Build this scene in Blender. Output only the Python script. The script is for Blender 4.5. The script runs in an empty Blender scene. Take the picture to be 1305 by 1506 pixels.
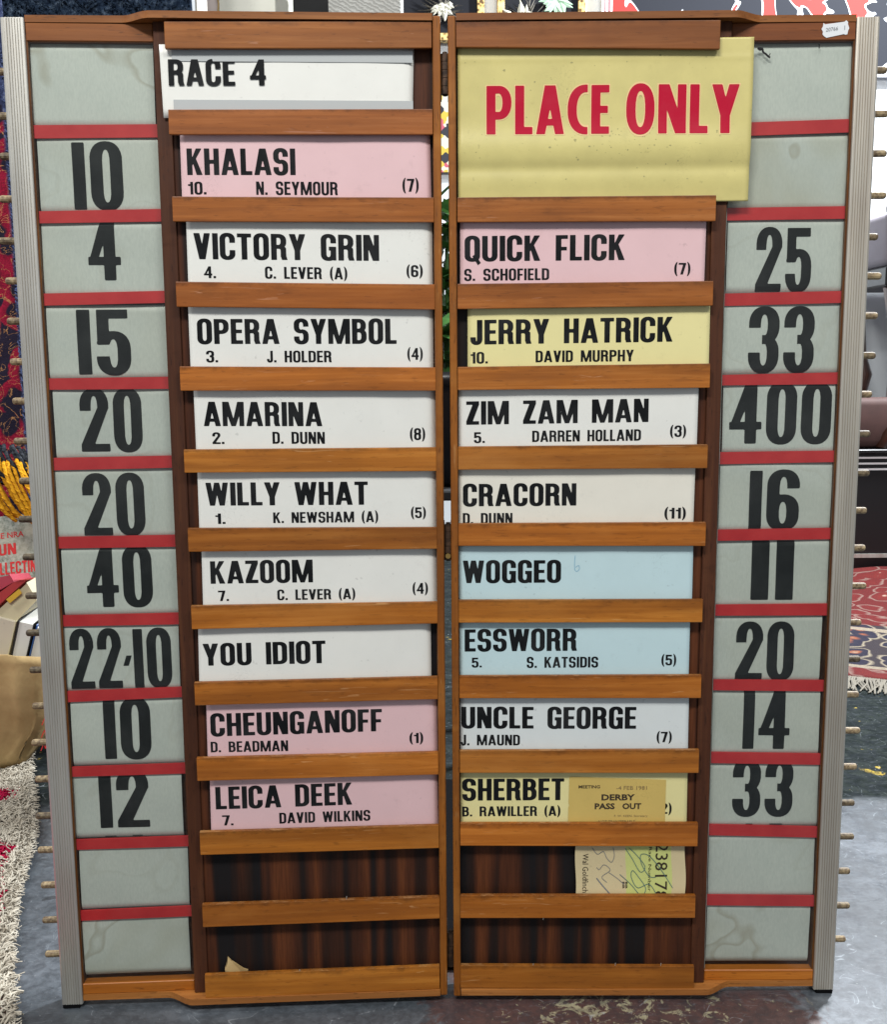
import bpy, bmesh, math, random
import numpy as np
from mathutils import Vector, Matrix, noise
from mathutils.geometry import tessellate_polygon

SC = bpy.context.scene
COL = SC.collection
rnd = random.Random(7)

# ------------------------------------------------------------------ camera
cam_d = bpy.data.cameras.new("camera")
cam = bpy.data.objects.new("camera", cam_d); COL.objects.link(cam)
cam_d.sensor_fit = 'HORIZONTAL'; cam_d.sensor_width = 36.0
cam_d.lens = 1548.47 / 1305 * 36.0
cam_d.clip_start = 0.02; cam_d.clip_end = 60
PITCH, ROLL = 0.14132, -0.00741
f_ = Vector((0, math.cos(PITCH), -math.sin(PITCH))); r0 = Vector((1, 0, 0)); u0 = r0.cross(f_)
r_ = math.cos(ROLL)*r0 + math.sin(ROLL)*u0; u_ = -math.sin(ROLL)*r0 + math.cos(ROLL)*u0
M = Matrix((r_, u_, -f_)).transposed().to_4x4(); M.translation = Vector((-0.0049, -1.3129, 0.8460))
cam.matrix_world = M
SC.camera = cam

# ------------------------------------------------------------------ light of the hall
SC.view_settings.view_transform = 'Standard'; SC.view_settings.look = 'None'
SC.view_settings.exposure = 0.0; SC.view_settings.gamma = 1.0
world = bpy.data.worlds.new("World"); SC.world = world; world.use_nodes = True
world.node_tree.nodes['Background'].inputs[0].default_value = (0.86, 0.93, 1.0, 1)
world.node_tree.nodes['Background'].inputs[1].default_value = 0.35
def lamp(name, loc, target, sx, sy, power, col=(1, 0.985, 0.95)):
    l = bpy.data.lights.new(name, 'AREA'); l.shape = 'RECTANGLE'; l.size = sx; l.size_y = sy
    l.energy = power; l.color = col
    o = bpy.data.objects.new(name, l); COL.objects.link(o); o.location = loc
    o.rotation_euler = (Vector(target) - Vector(loc)).to_track_quat('-Z', 'Y').to_euler()
    return o
lamp("ceiling_lamp", (-0.7, -2.3, 3.1), (-0.1, 0, 0.6), 1.3, 0.3, 82)
lamp("ceiling_lamp", (1.3, -2.0, 3.2), (0.2, 0, 0.6), 1.2, 0.3, 44)
lamp("ceiling_lamp", (2.3, 2.2, 3.3), (0.9, 0.8, 0), 0.35, 0.2, 380, (0.93, 0.97, 1.0))
lamp("ceiling_lamp", (-2.2, -0.1, 2.7), (-0.7, 0.3, 0), 0.35, 0.25, 34)
lamp("ceiling_lamp", (0.6, 1.5, 3.4), (0.7, 3.2, 1.9), 1.4, 0.5, 22, (0.95, 0.98, 1.0))

# ------------------------------------------------------------------ materials
def mat(name, rough=0.5, metal=0.0, spec=0.5, color=(0.5, 0.5, 0.5)):
    m = bpy.data.materials.new(name); m.use_nodes = True
    b = m.node_tree.nodes['Principled BSDF']
    b.inputs['Base Color'].default_value = (*color, 1); b.inputs['Roughness'].default_value = rough
    b.inputs['Metallic'].default_value = metal; b.inputs['Specular IOR Level'].default_value = spec
    return m, m.node_tree, b
def N(nt, typ, **kw):
    n = nt.nodes.new(typ)
    for k, v in kw.items():
        if k.startswith('_'): setattr(n, k[1:], v)
        else: n.inputs[k.replace('__', ' ')].default_value = v
    return n
def Lk(nt, a, b): nt.links.new(a, b)
def coords(nt, scale=(1, 1, 1), loc=(0, 0, 0), kind='Object', randomize=False):
    tc = nt.nodes.new('ShaderNodeTexCoord'); mp = nt.nodes.new('ShaderNodeMapping')
    mp.inputs['Scale'].default_value = scale; mp.inputs['Location'].default_value = loc
    src = tc.outputs[kind]
    if randomize:
        oi = nt.nodes.new('ShaderNodeObjectInfo'); ad = nt.nodes.new('ShaderNodeVectorMath'); ad.operation = 'ADD'
        mu = nt.nodes.new('ShaderNodeMath'); mu.operation = 'MULTIPLY'; mu.inputs[1].default_value = 7.0
        Lk(nt, oi.outputs['Random'], mu.inputs[0]); Lk(nt, src, ad.inputs[0]); Lk(nt, mu.outputs[0], ad.inputs[1])
        src = ad.outputs[0]
    Lk(nt, src, mp.inputs['Vector']); return mp.outputs[0]
def noise_n(nt, vec, scale, detail=4, rough=0.55, dist=0.0):
    n = N(nt, 'ShaderNodeTexNoise', Scale=scale, Detail=detail, Roughness=rough, Distortion=dist)
    Lk(nt, vec, n.inputs['Vector']); return n.outputs['Fac']
def ramp(nt, fac, stops, interp='LINEAR'):
    r = nt.nodes.new('ShaderNodeValToRGB'); r.color_ramp.interpolation = interp
    e = r.color_ramp.elements
    while len(e) < len(stops): e.new(0.5)
    for i, (p, c) in enumerate(stops):
        e[i].position = p; e[i].color = (*c, 1) if len(c) == 3 else c
    Lk(nt, fac, r.inputs[0]); return r.outputs[0]
def mix(nt, fac, a, b, mode='MIX'):
    m = nt.nodes.new('ShaderNodeMix'); m.data_type = 'RGBA'; m.blend_type = mode
    for s, v in ((0, fac), (6, a), (7, b)):
        if isinstance(v, (int, float)): m.inputs[s].default_value = v
        elif isinstance(v, tuple): m.inputs[s].default_value = (*v, 1)
        else: Lk(nt, v, m.inputs[s])
    return m.outputs[2]
def bump(nt, bsdf, h, strength=0.3, dist=0.001):
    b = N(nt, 'ShaderNodeBump', Strength=strength, Distance=dist); Lk(nt, h, b.inputs['Height'])
    Lk(nt, b.outputs[0], bsdf.inputs['Normal'])
W1 = (1, 1, 1); B0 = (0, 0, 0)

def wood(name, dark, mid, light, axis='x', rough=0.42, wear=0.5, tint=True, coat=0.25, grime=False):
    m, nt, b = mat(name, rough, spec=0.28)
    sc = (5, 120, 130) if axis == 'x' else (130, 120, 5)
    v = coords(nt, sc, randomize=True)
    g = noise_n(nt, v, 1.0, 6, 0.6, 0.5)
    c = ramp(nt, g, [(0.28, tuple((x+y)/2 for x, y in zip(dark, mid))), (0.5, mid), (0.74, light)])
    v3 = coords(nt, tuple(s*0.22 for s in sc), randomize=True)
    g3 = noise_n(nt, v3, 1.0, 3, 0.5)
    c = mix(nt, ramp(nt, g3, [(0.40, B0), (0.66, (0.6,)*3)]), c, dark)
    # pores and knocks
    sc2 = (60, 400, 420) if axis == 'x' else (420, 400, 60)
    v2 = coords(nt, sc2, randomize=True)
    p = noise_n(nt, v2, 1.0, 2, 0.5)
    c = mix(nt, ramp(nt, p, [(0.62, B0), (0.72, (wear,)*3)]), c, tuple(x*0.25 for x in dark))
    blot = noise_n(nt, coords(nt, (14, 40, 40), randomize=True), 1.0, 4, 0.65)
    c = mix(nt, ramp(nt, blot, [(0.60, B0), (0.80, (0.45,)*3)]), c, tuple(x*0.4 for x in dark))
    tg = nt.nodes.new('ShaderNodeTexCoord'); sg = nt.nodes.new('ShaderNodeSeparateXYZ'); Lk(nt, tg.outputs['Generated'], sg.inputs[0])
    gz = sg.outputs[2] if axis == 'x' else sg.outputs[0]
    nn = noise_n(nt, coords(nt, (45, 60, 60) if axis == 'x' else (60, 60, 45), randomize=True), 1.0, 5, 0.7)
    ma = nt.nodes.new('ShaderNodeMath'); ma.operation = 'MULTIPLY_ADD'; ma.inputs[1].default_value = 0.55; Lk(nt, nn, ma.inputs[0]); Lk(nt, gz, ma.inputs[2])
    md = nt.nodes.new('ShaderNodeMath'); md.operation = 'DIVIDE'; md.inputs[1].default_value = 1.6; Lk(nt, ma.outputs[0], md.inputs[0])
    c = mix(nt, ramp(nt, md.outputs[0], [(0.0, B0), (0.69, B0), (0.80, (0.6,)*3)]), c, tuple(x*0.35 for x in dark)) if grime else c
    sub = nt.nodes.new('ShaderNodeMath'); sub.operation = 'SUBTRACT'; Lk(nt, gz, sub.inputs[0]); sub.inputs[1].default_value = 0.5
    ab = nt.nodes.new('ShaderNodeMath'); ab.operation = 'ABSOLUTE'; Lk(nt, sub.outputs[0], ab.inputs[0])
    m3 = nt.nodes.new('ShaderNodeMath'); m3.operation = 'MULTIPLY_ADD'; m3.inputs[1].default_value = 0.22; Lk(nt, nn, m3.inputs[0]); Lk(nt, ab.outputs[0], m3.inputs[2])
    c = mix(nt, ramp(nt, m3.outputs[0], [(0.0, B0), (0.600, B0), (0.63, (0.55,)*3)]), c, (0.42, 0.25, 0.11)) if grime else c
    if grime:
        sc3 = noise_n(nt, coords(nt, (16, 260, 260) if axis == 'x' else (260, 260, 16), randomize=True), 1.0, 2, 0.4, 1.4)
        mk2 = ramp(nt, noise_n(nt, coords(nt, (7, 20, 20), randomize=True), 1.0, 3, .6), [(0.52, B0), (0.66, W1)])
        mu2 = nt.nodes.new('ShaderNodeMath'); mu2.operation = 'MULTIPLY'; Lk(nt, ramp(nt, sc3, [(0.66, B0), (0.70, (.6,)*3)]), mu2.inputs[0]); Lk(nt, mk2, mu2.inputs[1])
        c = mix(nt, mu2.outputs[0], c, (0.60, 0.36, 0.16))
        big = noise_n(nt, coords(nt, (3.2, 9, 9), randomize=True), 1.0, 4, 0.6)
        c = mix(nt, ramp(nt, big, [(0.50, B0), (0.70, (0.45,)*3)]), c, tuple(x*0.7 for x in dark))
        c = mix(nt, ramp(nt, big, [(0.30, (0.35,)*3), (0.44, B0)]), c, (0.56, 0.26, 0.06))
    if tint:
        oi = nt.nodes.new('ShaderNodeObjectInfo'); c = mix(nt, 1.0, c, oi.outputs['Color'], 'MULTIPLY')
    Lk(nt, c, b.inputs['Base Color'])
    Lk(nt, ramp(nt, blot, [(0.3, (rough,)*3), (0.8, (min(1, rough+0.25),)*3)]), b.inputs['Roughness'])
    b.inputs['Coat Weight'].default_value = coat; b.inputs['Coat Roughness'].default_value = 0.25
    bump(nt, b, g, 0.25, 0.0006)
    return m
MAT = {}
MAT['slat'] = wood('varnished_slat', (0.19, 0.062, 0.008), (0.405, 0.148, 0.018), (0.55, 0.235, 0.042), coat=0.08, wear=.3, grime=True)
MAT['rail'] = wood('varnished_rail', (0.15, 0.048, 0.010), (0.27, 0.090, 0.014), (0.37, 0.14, 0.03), coat=.12)
MAT['stile'] = wood('varnished_stile', (0.13, 0.040, 0.007), (0.26, 0.088, 0.010), (0.36, 0.135, 0.022), axis='z', coat=.08, grime=True)
MAT['divider'] = wood('dark_stile', (0.034, 0.010, 0.004), (0.072, 0.022, 0.008), (0.115, 0.04, 0.014), axis='z', rough=0.55, coat=0.0)

# ribbon veneer of the back panel: dark bands running upright
m, nt, b = mat('ribbon_veneer', 0.45, spec=.2)
v = coords(nt, (42, 6, 1.1)); n1 = noise_n(nt, v, 1.0, 1.5, 0.45, 0.4)
c = ramp(nt, n1, [(0.40, (0.011, 0.010, 0.011)), (0.475, (0.024, 0.012, 0.009)), (0.55, (0.066, 0.022, 0.011)), (0.66, (0.115, 0.036, 0.014))])
n2 = noise_n(nt, coords(nt, (420, 50, 22)), 1.0, 3)
c = mix(nt, ramp(nt, n2, [(0.4, B0), (0.75, (0.45,)*3)]), c, (0.012, 0.006, 0.004))
Lk(nt, c, b.inputs['Base Color']); MAT['veneer'] = m

def paper(name, col, dirt=0.06, rough=0.42):
    m, nt, b = mat(name, rough)
    v = coords(nt, (1, 1, 1), randomize=True)
    n = noise_n(nt, v, 22, 5, 0.6)
    c = mix(nt, ramp(nt, n, [(0.3, B0), (0.85, (dirt*4,)*3)]), col, tuple(x*0.72 for x in col))
    sm = noise_n(nt, v, 45, 6, 0.75)
    c = mix(nt, ramp(nt, sm, [(0.60, B0), (0.80, (0.30,)*3)]), c, tuple(x*0.55 for x in col))
    s = noise_n(nt, v, 130, 2, 0.5)
    c = mix(nt, ramp(nt, s, [(0.70, B0), (0.78, (0.35,)*3)]), c, tuple(x*0.45 for x in col))
    sc_ = noise_n(nt, v, 75, 2, 0.4, 2.5)
    msk = ramp(nt, noise_n(nt, v, 16, 2, 0.5), [(0.60, B0), (0.72, (0.35,)*3)])
    mk = nt.nodes.new('ShaderNodeMath'); mk.operation = 'MULTIPLY'; Lk(nt, ramp(nt, sc_, [(0.48, B0), (0.5, W1), (0.53, B0)]), mk.inputs[0]); Lk(nt, msk, mk.inputs[1])
    c = mix(nt, mk.outputs[0], c, tuple(x*0.5 for x in col))
    Lk(nt, c, b.inputs['Base Color']); bump(nt, b, noise_n(nt, v, 60, 3), 0.12, 0.0006)
    return m
MAT['white'] = paper('white_card', (0.755, 0.755, 0.71))
MAT['cream'] = paper('cream_card', (0.76, 0.73, 0.64))
MAT['bluewhite'] = paper('bluish_card', (0.67, 0.71, 0.705))
MAT['pink'] = paper('pink_card', (0.72, 0.485, 0.50))
MAT['blue'] = paper('light_blue_card', (0.52, 0.68, 0.71))
MAT['yellow'] = paper('yellow_card', (0.76, 0.69, 0.33))
MAT['placeyellow'] = paper('aged_yellow_card', (0.60, 0.525, 0.20), 0.16, 0.38)
MAT['greyplastic'] = mat('grey_film', 0.3, color=(0.44, 0.46, 0.46))[0]
MAT['ticket'] = paper('buff_ticket', (0.62, 0.45, 0.13), 0.1)
MAT['slip'] = paper('cream_slip', (0.66, 0.55, 0.32), 0.05)
MAT['slipgreen'] = paper('green_band', (0.60, 0.64, 0.22), 0.05)

def ink(name, col, wear):
    m, nt, b = mat(name, 0.5, spec=0.09)
    v = coords(nt, randomize=True)
    n = noise_n(nt, v, 90, 5, 0.7); n2 = noise_n(nt, v, 18, 4, 0.6)
    c = mix(nt, ramp(nt, n2, [(0.45, B0), (0.8, (0.6,)*3)]), col, tuple(min(1, x*1.0+0.03) for x in col))
    c = mix(nt, ramp(nt, n, [(0.70, B0), (0.76, (wear,)*3)]), c, (0.35, 0.36, 0.35))
    Lk(nt, c, b.inputs['Base Color']); return m
MAT['ink'] = ink('black_ink', (0.008, 0.009, 0.010), 0.40)
MAT['oddsink'] = ink('odds_ink', (0.013, 0.014, 0.014), 0.5)
MAT['speck'] = mat('dried_speck', .7, color=(.34, .31, .13))[0]
MAT['redink'] = ink('red_ink', (0.43, 0.008, 0.032), 0.3)
MAT['halo'] = mat('pink_halo', 0.5, color=(0.72, 0.50, 0.235))[0]
MAT['printink'] = mat('brown_print', 0.6, color=(0.035, 0.022, 0.012))[0]
MAT['faintink'] = mat('faint_stamp', 0.6, color=(0.20, 0.13, 0.06))[0]
MAT['pengreen'] = mat('green_pen', 0.5, color=(0.07, 0.16, 0.17))[0]
MAT['pengrey'] = mat('grey_pen', 0.5, color=(0.17, 0.19, 0.22))[0]
MAT['penblue'] = mat('blue_pen', 0.5, color=(0.16, 0.38, 0.52))[0]

def linen(name, stain):
    m, nt, b = mat(name, 0.6)
    v = coords(nt, randomize=True)
    n = noise_n(nt, v, 9, 4, 0.6)
    base = mix(nt, ramp(nt, n, [(0.3, B0), (0.75, W1)]), (0.49, 0.505, 0.465), (0.56, 0.57, 0.52))
    w = noise_n(nt, coords(nt, (500, 300, 160), randomize=True), 1.0, 3)
    base = mix(nt, ramp(nt, w, [(0.35, B0), (0.8, (0.4,)*3)]), base, (0.34, 0.36, 0.34))
    ns = noise_n(nt, v, 5, 3.2, 0.5, 0.25)
    ln = ramp(nt, ns, [(0.0, B0), (0.485, B0), (0.502, (stain*.8,)*3), (0.508, B0), (1.0, B0)])
    base = mix(nt, ln, base, (0.30, 0.27, 0.20))
    blot = ramp(nt, ns, [(0.505, B0), (0.60, (stain*0.55,)*3)])
    base = mix(nt, blot, base, (0.36, 0.33, 0.23))
    Lk(nt, base, b.inputs['Base Color']); bump(nt, b, w, 0.1, 0.0004)
    return m
MAT['linen'] = linen('odds_linen', 0.22)
MAT['linenstain'] = linen('stained_linen', 0.75)

m, nt, b = mat('red_strip', 0.4); n = noise_n(nt, coords(nt, randomize=True), 30, 4)
Lk(nt, mix(nt, ramp(nt, n, [(0.3, B0), (0.8, W1)]), (0.44, 0.014, 0.018), (0.56, 0.034, 0.034)), b.inputs['Base Color']); MAT['red'] = m
m, nt, b = mat('aluminium', 0.38, 0.75)
v = coords(nt, (60, 60, 3.5), randomize=True); n = noise_n(nt, v, 1.0, 5, 0.6); n2 = noise_n(nt, coords(nt), 7, 4)
c = mix(nt, ramp(nt, n, [(0.3, B0), (0.8, W1)]), (0.58, 0.56, 0.51), (0.66, 0.65, 0.60))
c = mix(nt, ramp(nt, n2, [(0.45, B0), (0.8, (0.5,)*3)]), c, (0.50, 0.44, 0.38))
oi = nt.nodes.new('ShaderNodeObjectInfo'); c = mix(nt, 1.0, c, oi.outputs['Color'], 'MULTIPLY')
Lk(nt, c, b.inputs['Base Color']); Lk(nt, ramp(nt, n, [(0.2, (0.3,)*3), (0.8, (0.55,)*3)]), b.inputs['Roughness']); MAT['alu'] = m
m = bpy.data.materials.new('pane_glass'); m.use_nodes = True; nt = m.node_tree; nt.nodes.clear()
out = nt.nodes.new('ShaderNodeOutputMaterial'); ms = nt.nodes.new('ShaderNodeMixShader'); tr = nt.nodes.new('ShaderNodeBsdfTransparent')
gl = nt.nodes.new('ShaderNodeBsdfGlossy'); gl.inputs['Roughness'].default_value = 0.12; tr.inputs[0].default_value = (0.955, 0.972, 0.96, 1)
fr = nt.nodes.new('ShaderNodeFresnel'); fr.inputs[0].default_value = 1.62
ge = nt.nodes.new('ShaderNodeNewGeometry'); iv = nt.nodes.new('ShaderNodeMath'); iv.operation = 'SUBTRACT'; iv.inputs[0].default_value = 1.0; Lk(nt, ge.outputs['Backfacing'], iv.inputs[1])
mf = nt.nodes.new('ShaderNodeMath'); mf.operation = 'MULTIPLY'; Lk(nt, fr.outputs[0], mf.inputs[0]); Lk(nt, iv.outputs[0], mf.inputs[1])   # only the face met first mirrors
Lk(nt, mf.outputs[0], ms.inputs[0]); Lk(nt, tr.outputs[0], ms.inputs[1]); Lk(nt, gl.outputs[0], ms.inputs[2]); Lk(nt, ms.outputs[0], out.inputs[0]); MAT['glass'] = m
m, nt, b = mat('ground_glass_edge', 0.25); n = noise_n(nt, coords(nt, (9, 9, 9)), 1.6, 4)
Lk(nt, ramp(nt, n, [(0.35, (0.10, 0.12, 0.10)), (0.65, (0.36, 0.40, 0.36))]), b.inputs['Base Color']); MAT['glassedge'] = m
m, nt, b = mat('worn_knob_wood', 0.6); n = noise_n(nt, coords(nt, randomize=True), 260, 3)
oi = nt.nodes.new('ShaderNodeObjectInfo')
c = mix(nt, ramp(nt, n, [(0.35, B0), (0.7, W1)]), (0.14, 0.09, 0.05), (0.48, 0.38, 0.22))
Lk(nt, mix(nt, 1.0, c, oi.outputs['Color'], 'MULTIPLY'), b.inputs['Base Color']); MAT['knob'] = m
m, nt, b = mat('tarnished_hinge', 0.5, 0.6); n = noise_n(nt, coords(nt, randomize=True), 120, 4)
Lk(nt, mix(nt, ramp(nt, n, [(0.4, B0), (0.75, W1)]), (0.03, 0.018, 0.012), (0.11, 0.06, 0.035)), b.inputs['Base Color']); MAT['hinge'] = m
MAT['brass'] = mat('brass', 0.35, 0.9, color=(0.5, 0.32, 0.10))[0]
MAT['black'] = mat('black_lacquer', 0.35, color=(0.006, 0.006, 0.007))[0]
MAT['blackmatt'] = mat('black_matt', 0.9, color=(0.008, 0.008, 0.009))[0]
MAT['whitepaint'] = mat('white_paint', 0.5, color=(0.75, 0.76, 0.78))[0]
MAT['label'] = paper('price_label', (0.68, 0.70, 0.72), 0.02)
MAT['labelink'] = mat('label_ink', 0.5, color=(0.22, 0.23, 0.24))[0]
MAT['rubber'] = mat('rubber', 0.95, spec=0.05, color=(0.006, 0.006, 0.007))[0]

m, nt, b = mat('kraft_paper', 0.75, spec=.25); v = coords(nt); n = noise_n(nt, v, 18, 5, .6)
Lk(nt, ramp(nt, n, [(0.3, (0.36, 0.24, 0.105)), (0.7, (0.50, 0.36, 0.17))]), b.inputs['Base Color']); bump(nt, b, noise_n(nt, v, 9, 4), .5, .01); MAT['kraft'] = m
# ------------------------------------------------------------------ mesh helpers
def new_obj(name, verts, faces, mats, parent=None, midx=None, smooth=False, matrix=None):
    me = bpy.data.meshes.new(name); me.from_pydata([tuple(v) for v in verts], [], faces)
    for mm in (mats if isinstance(mats, (list, tuple)) else [mats]): me.materials.append(MAT[mm] if isinstance(mm, str) else mm)
    if midx is not None: me.polygons.foreach_set('material_index', midx)
    if smooth: me.polygons.foreach_set('use_smooth', [True]*len(me.polygons))
    me.update()
    o = bpy.data.objects.new(name, me); COL.objects.link(o)
    if parent is not None: o.parent = parent
    if matrix is not None: o.matrix_local = matrix
    return o
def empty(name, loc=(0, 0, 0), parent=None):
    o = bpy.data.objects.new(name, None); COL.objects.link(o); o.location = loc; o.empty_display_size = 0.05
    if parent is not None: o.parent = parent
    return o
def tag(o, label=None, cat=None, group=None, kind=None):
    if label: o['label'] = label
    if cat: o['category'] = cat
    if group: o['group'] = group
    if kind: o['kind'] = kind
    return o
class MB:
    def __init__(s): s.v = []; s.f = []; s.m = []
    def add(s, verts, faces, mi=0):
        k = len(s.v); s.v += [tuple(v) for v in verts]; s.f += [tuple(i+k for i in f) for f in faces]; s.m += [mi]*len(faces)
    def box(s, x0, x1, y0, y1, z0, z1, mi=0, R=None):
        vs = [(x, y, z) for x in (x0, x1) for y in (y0, y1) for z in (z0, z1)]
        if R is not None: vs = [tuple(R @ Vector(v)) for v in vs]
        s.add(vs, [(0, 1, 3, 2), (4, 6, 7, 5), (0, 4, 5, 1), (2, 3, 7, 6), (0, 2, 6, 4), (1, 5, 7, 3)], mi)
    def bbox(s, x0, x1, y0, y1, z0, z1, bev=0.001, mi=0, R=None, seg=1):
        bm = bmesh.new(); vs = [bm.verts.new((x, y, z)) for x in (x0, x1) for y in (y0, y1) for z in (z0, z1)]
        for f in [(0, 1, 3, 2), (4, 6, 7, 5), (0, 4, 5, 1), (2, 3, 7, 6), (0, 2, 6, 4), (1, 5, 7, 3)]: bm.faces.new([vs[i] for i in f])
        bmesh.ops.bevel(bm, geom=list(bm.edges), offset=bev, segments=seg, affect='EDGES', profile=0.5)
        bm.verts.index_update()
        s.add([tuple((R @ v.co) if R is not None else v.co) for v in bm.verts], [tuple(v.index for v in f.verts) for f in bm.faces], mi); bm.free()
    def tube(s, pts, rad, n=6, mi=0, cap=True):
        pts = [Vector(p) for p in pts]; k = len(pts); rads = rad if isinstance(rad, (list, tuple)) else [rad]*k
        vs = []; fs = []
        t0 = (pts[1]-pts[0]).normalized(); up = Vector((0, 0, 1)) if abs(t0.z) < 0.9 else Vector((1, 0, 0))
        for i, p in enumerate(pts):
            t = (pts[min(i+1, k-1)] - pts[max(i-1, 0)]).normalized()
            a = t.cross(up).normalized(); bb = t.cross(a).normalized()
            for j in range(n):
                th = 2*math.pi*j/n; vs.append(p + (a*math.cos(th) + bb*math.sin(th))*rads[i])
        for i in range(k-1):
            for j in range(n): fs.append((i*n+j, i*n+(j+1) % n, (i+1)*n+(j+1) % n, (i+1)*n+j))
        if cap: fs.append(tuple(range(n-1, -1, -1))); fs.append(tuple((k-1)*n+j for j in range(n)))
        s.add(vs, fs, mi)
    def build(s, name, mats, parent=None, smooth=False, matrix=None):
        return new_obj(name, s.v, s.f, mats, parent, s.m, smooth, matrix)
def prism(pts, z0, z1):
    """polygon pts (x,y) extruded from z0 to z1"""
    n = len(pts); vs = [(x, y, z0) for x, y in pts] + [(x, y, z1) for x, y in pts]
    fs = [tuple(range(n-1, -1, -1)), tuple(range(n, 2*n))] + [(i, (i+1) % n, n+(i+1) % n, n+i) for i in range(n)]
    return vs, fs

# ------------------------------------------------------------------ sign-writer's alphabet (condensed grotesque, built as outlines)
class Pen:
    """implicit shapes on a grid; positive inside"""
    def __init__(s, W, st, b, rr, ny):
        s.W = W; s.s = st; s.b = b; s.rr = rr
        y0, y1 = -0.24, 1.24; s.h = (y1-y0)/ny
        s.nx = int((W+0.16)/s.h)+2
        s.x, s.y = np.meshgrid(-0.08 + s.h*np.arange(s.nx), y0 + s.h*np.arange(ny+1) + s.h*0.37)
    def box(s, x0, y0, x1, y1): return np.minimum(np.minimum(s.x-x0, x1-s.x), np.minimum(s.y-y0, y1-s.y))
    def poly(s, *p):
        a = sum(p[i][0]*p[(i+1) % len(p)][1]-p[(i+1) % len(p)][0]*p[i][1] for i in range(len(p)))
        if a < 0: p = p[::-1]
        f = None
        for i in range(len(p)):
            (ax, ay), (bx, by) = p[i], p[(i+1) % len(p)]; l = math.hypot(bx-ax, by-ay)
            if l < 1e-6: continue
            d = ((bx-ax)*(s.y-ay)-(by-ay)*(s.x-ax))/l; f = d if f is None else np.minimum(f, d)
        return f
    def el(s, x0, x1, y0, y1, r):
        a = (x1-x0)/2; c = (x0+x1)/2; cy = (y0+y1)/2; r = min(r, (y1-y0)/2)
        dy = np.maximum(0, abs(s.y-cy)-((y1-y0)/2-r)); p = 2.25
        return (1-((abs(s.x-c)/a)**p + (dy/r)**p)**(1/p))*min(a, r)
    def ring(s, x0, x1, y0, y1, r=None):
        r = r or s.rr; t = s.s; bb = s.b
        return np.minimum(s.el(x0, x1, y0, y1, r), -s.el(x0+t, x1-t, y0+bb, y1-bb, max(0.02, r-bb*0.8)))
    def D(s, x0, x1, y0, y1, rx, ry):
        ry = min(ry, (y1-y0)/2); rx = min(rx, x1-x0); cy = (y0+y1)/2
        dx = np.maximum(0, s.x-(x1-rx)); dy = np.maximum(0, abs(s.y-cy)-((y1-y0)/2-ry)); p = 2.2
        e = (1-((dx/rx)**p+(dy/ry)**p)**(1/p))*min(rx, ry)
        return np.minimum(s.box(x0, y0, x1, y1), np.where((dx > 0) | (dy > 0), e, 1))
    def bowl(s, x1, y0, y1):
        t = s.s; rx = (x1)*0.52; ry = s.rr
        return np.minimum(s.D(0, x1, y0, y1, rx, ry), -s.D(t, x1-t, y0+s.b, y1-s.b, max(0.02, rx-t), max(0.02, ry-s.b*0.8)))
def U(*a):
    f = a[0]
    for g in a[1:]: f = np.maximum(f, g)
    return f
def cut(f, g): return np.minimum(f, -g)
WID = {'n': {'I': .195, 'J': .47, 'E': .47, 'F': .455, 'L': .455, 'M': .86, 'W': .88, 'A': .68, 'V': .62, 'Y': .62, 'K': .60, 'T': .53, 'Z': .52, 'R': .60, 'N': .60, '1': .36, '(': .26, ')': .26, '.': .20, ' ': .42, '-': .3, "'": .3, ',': .2, '4': .62}}
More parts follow.
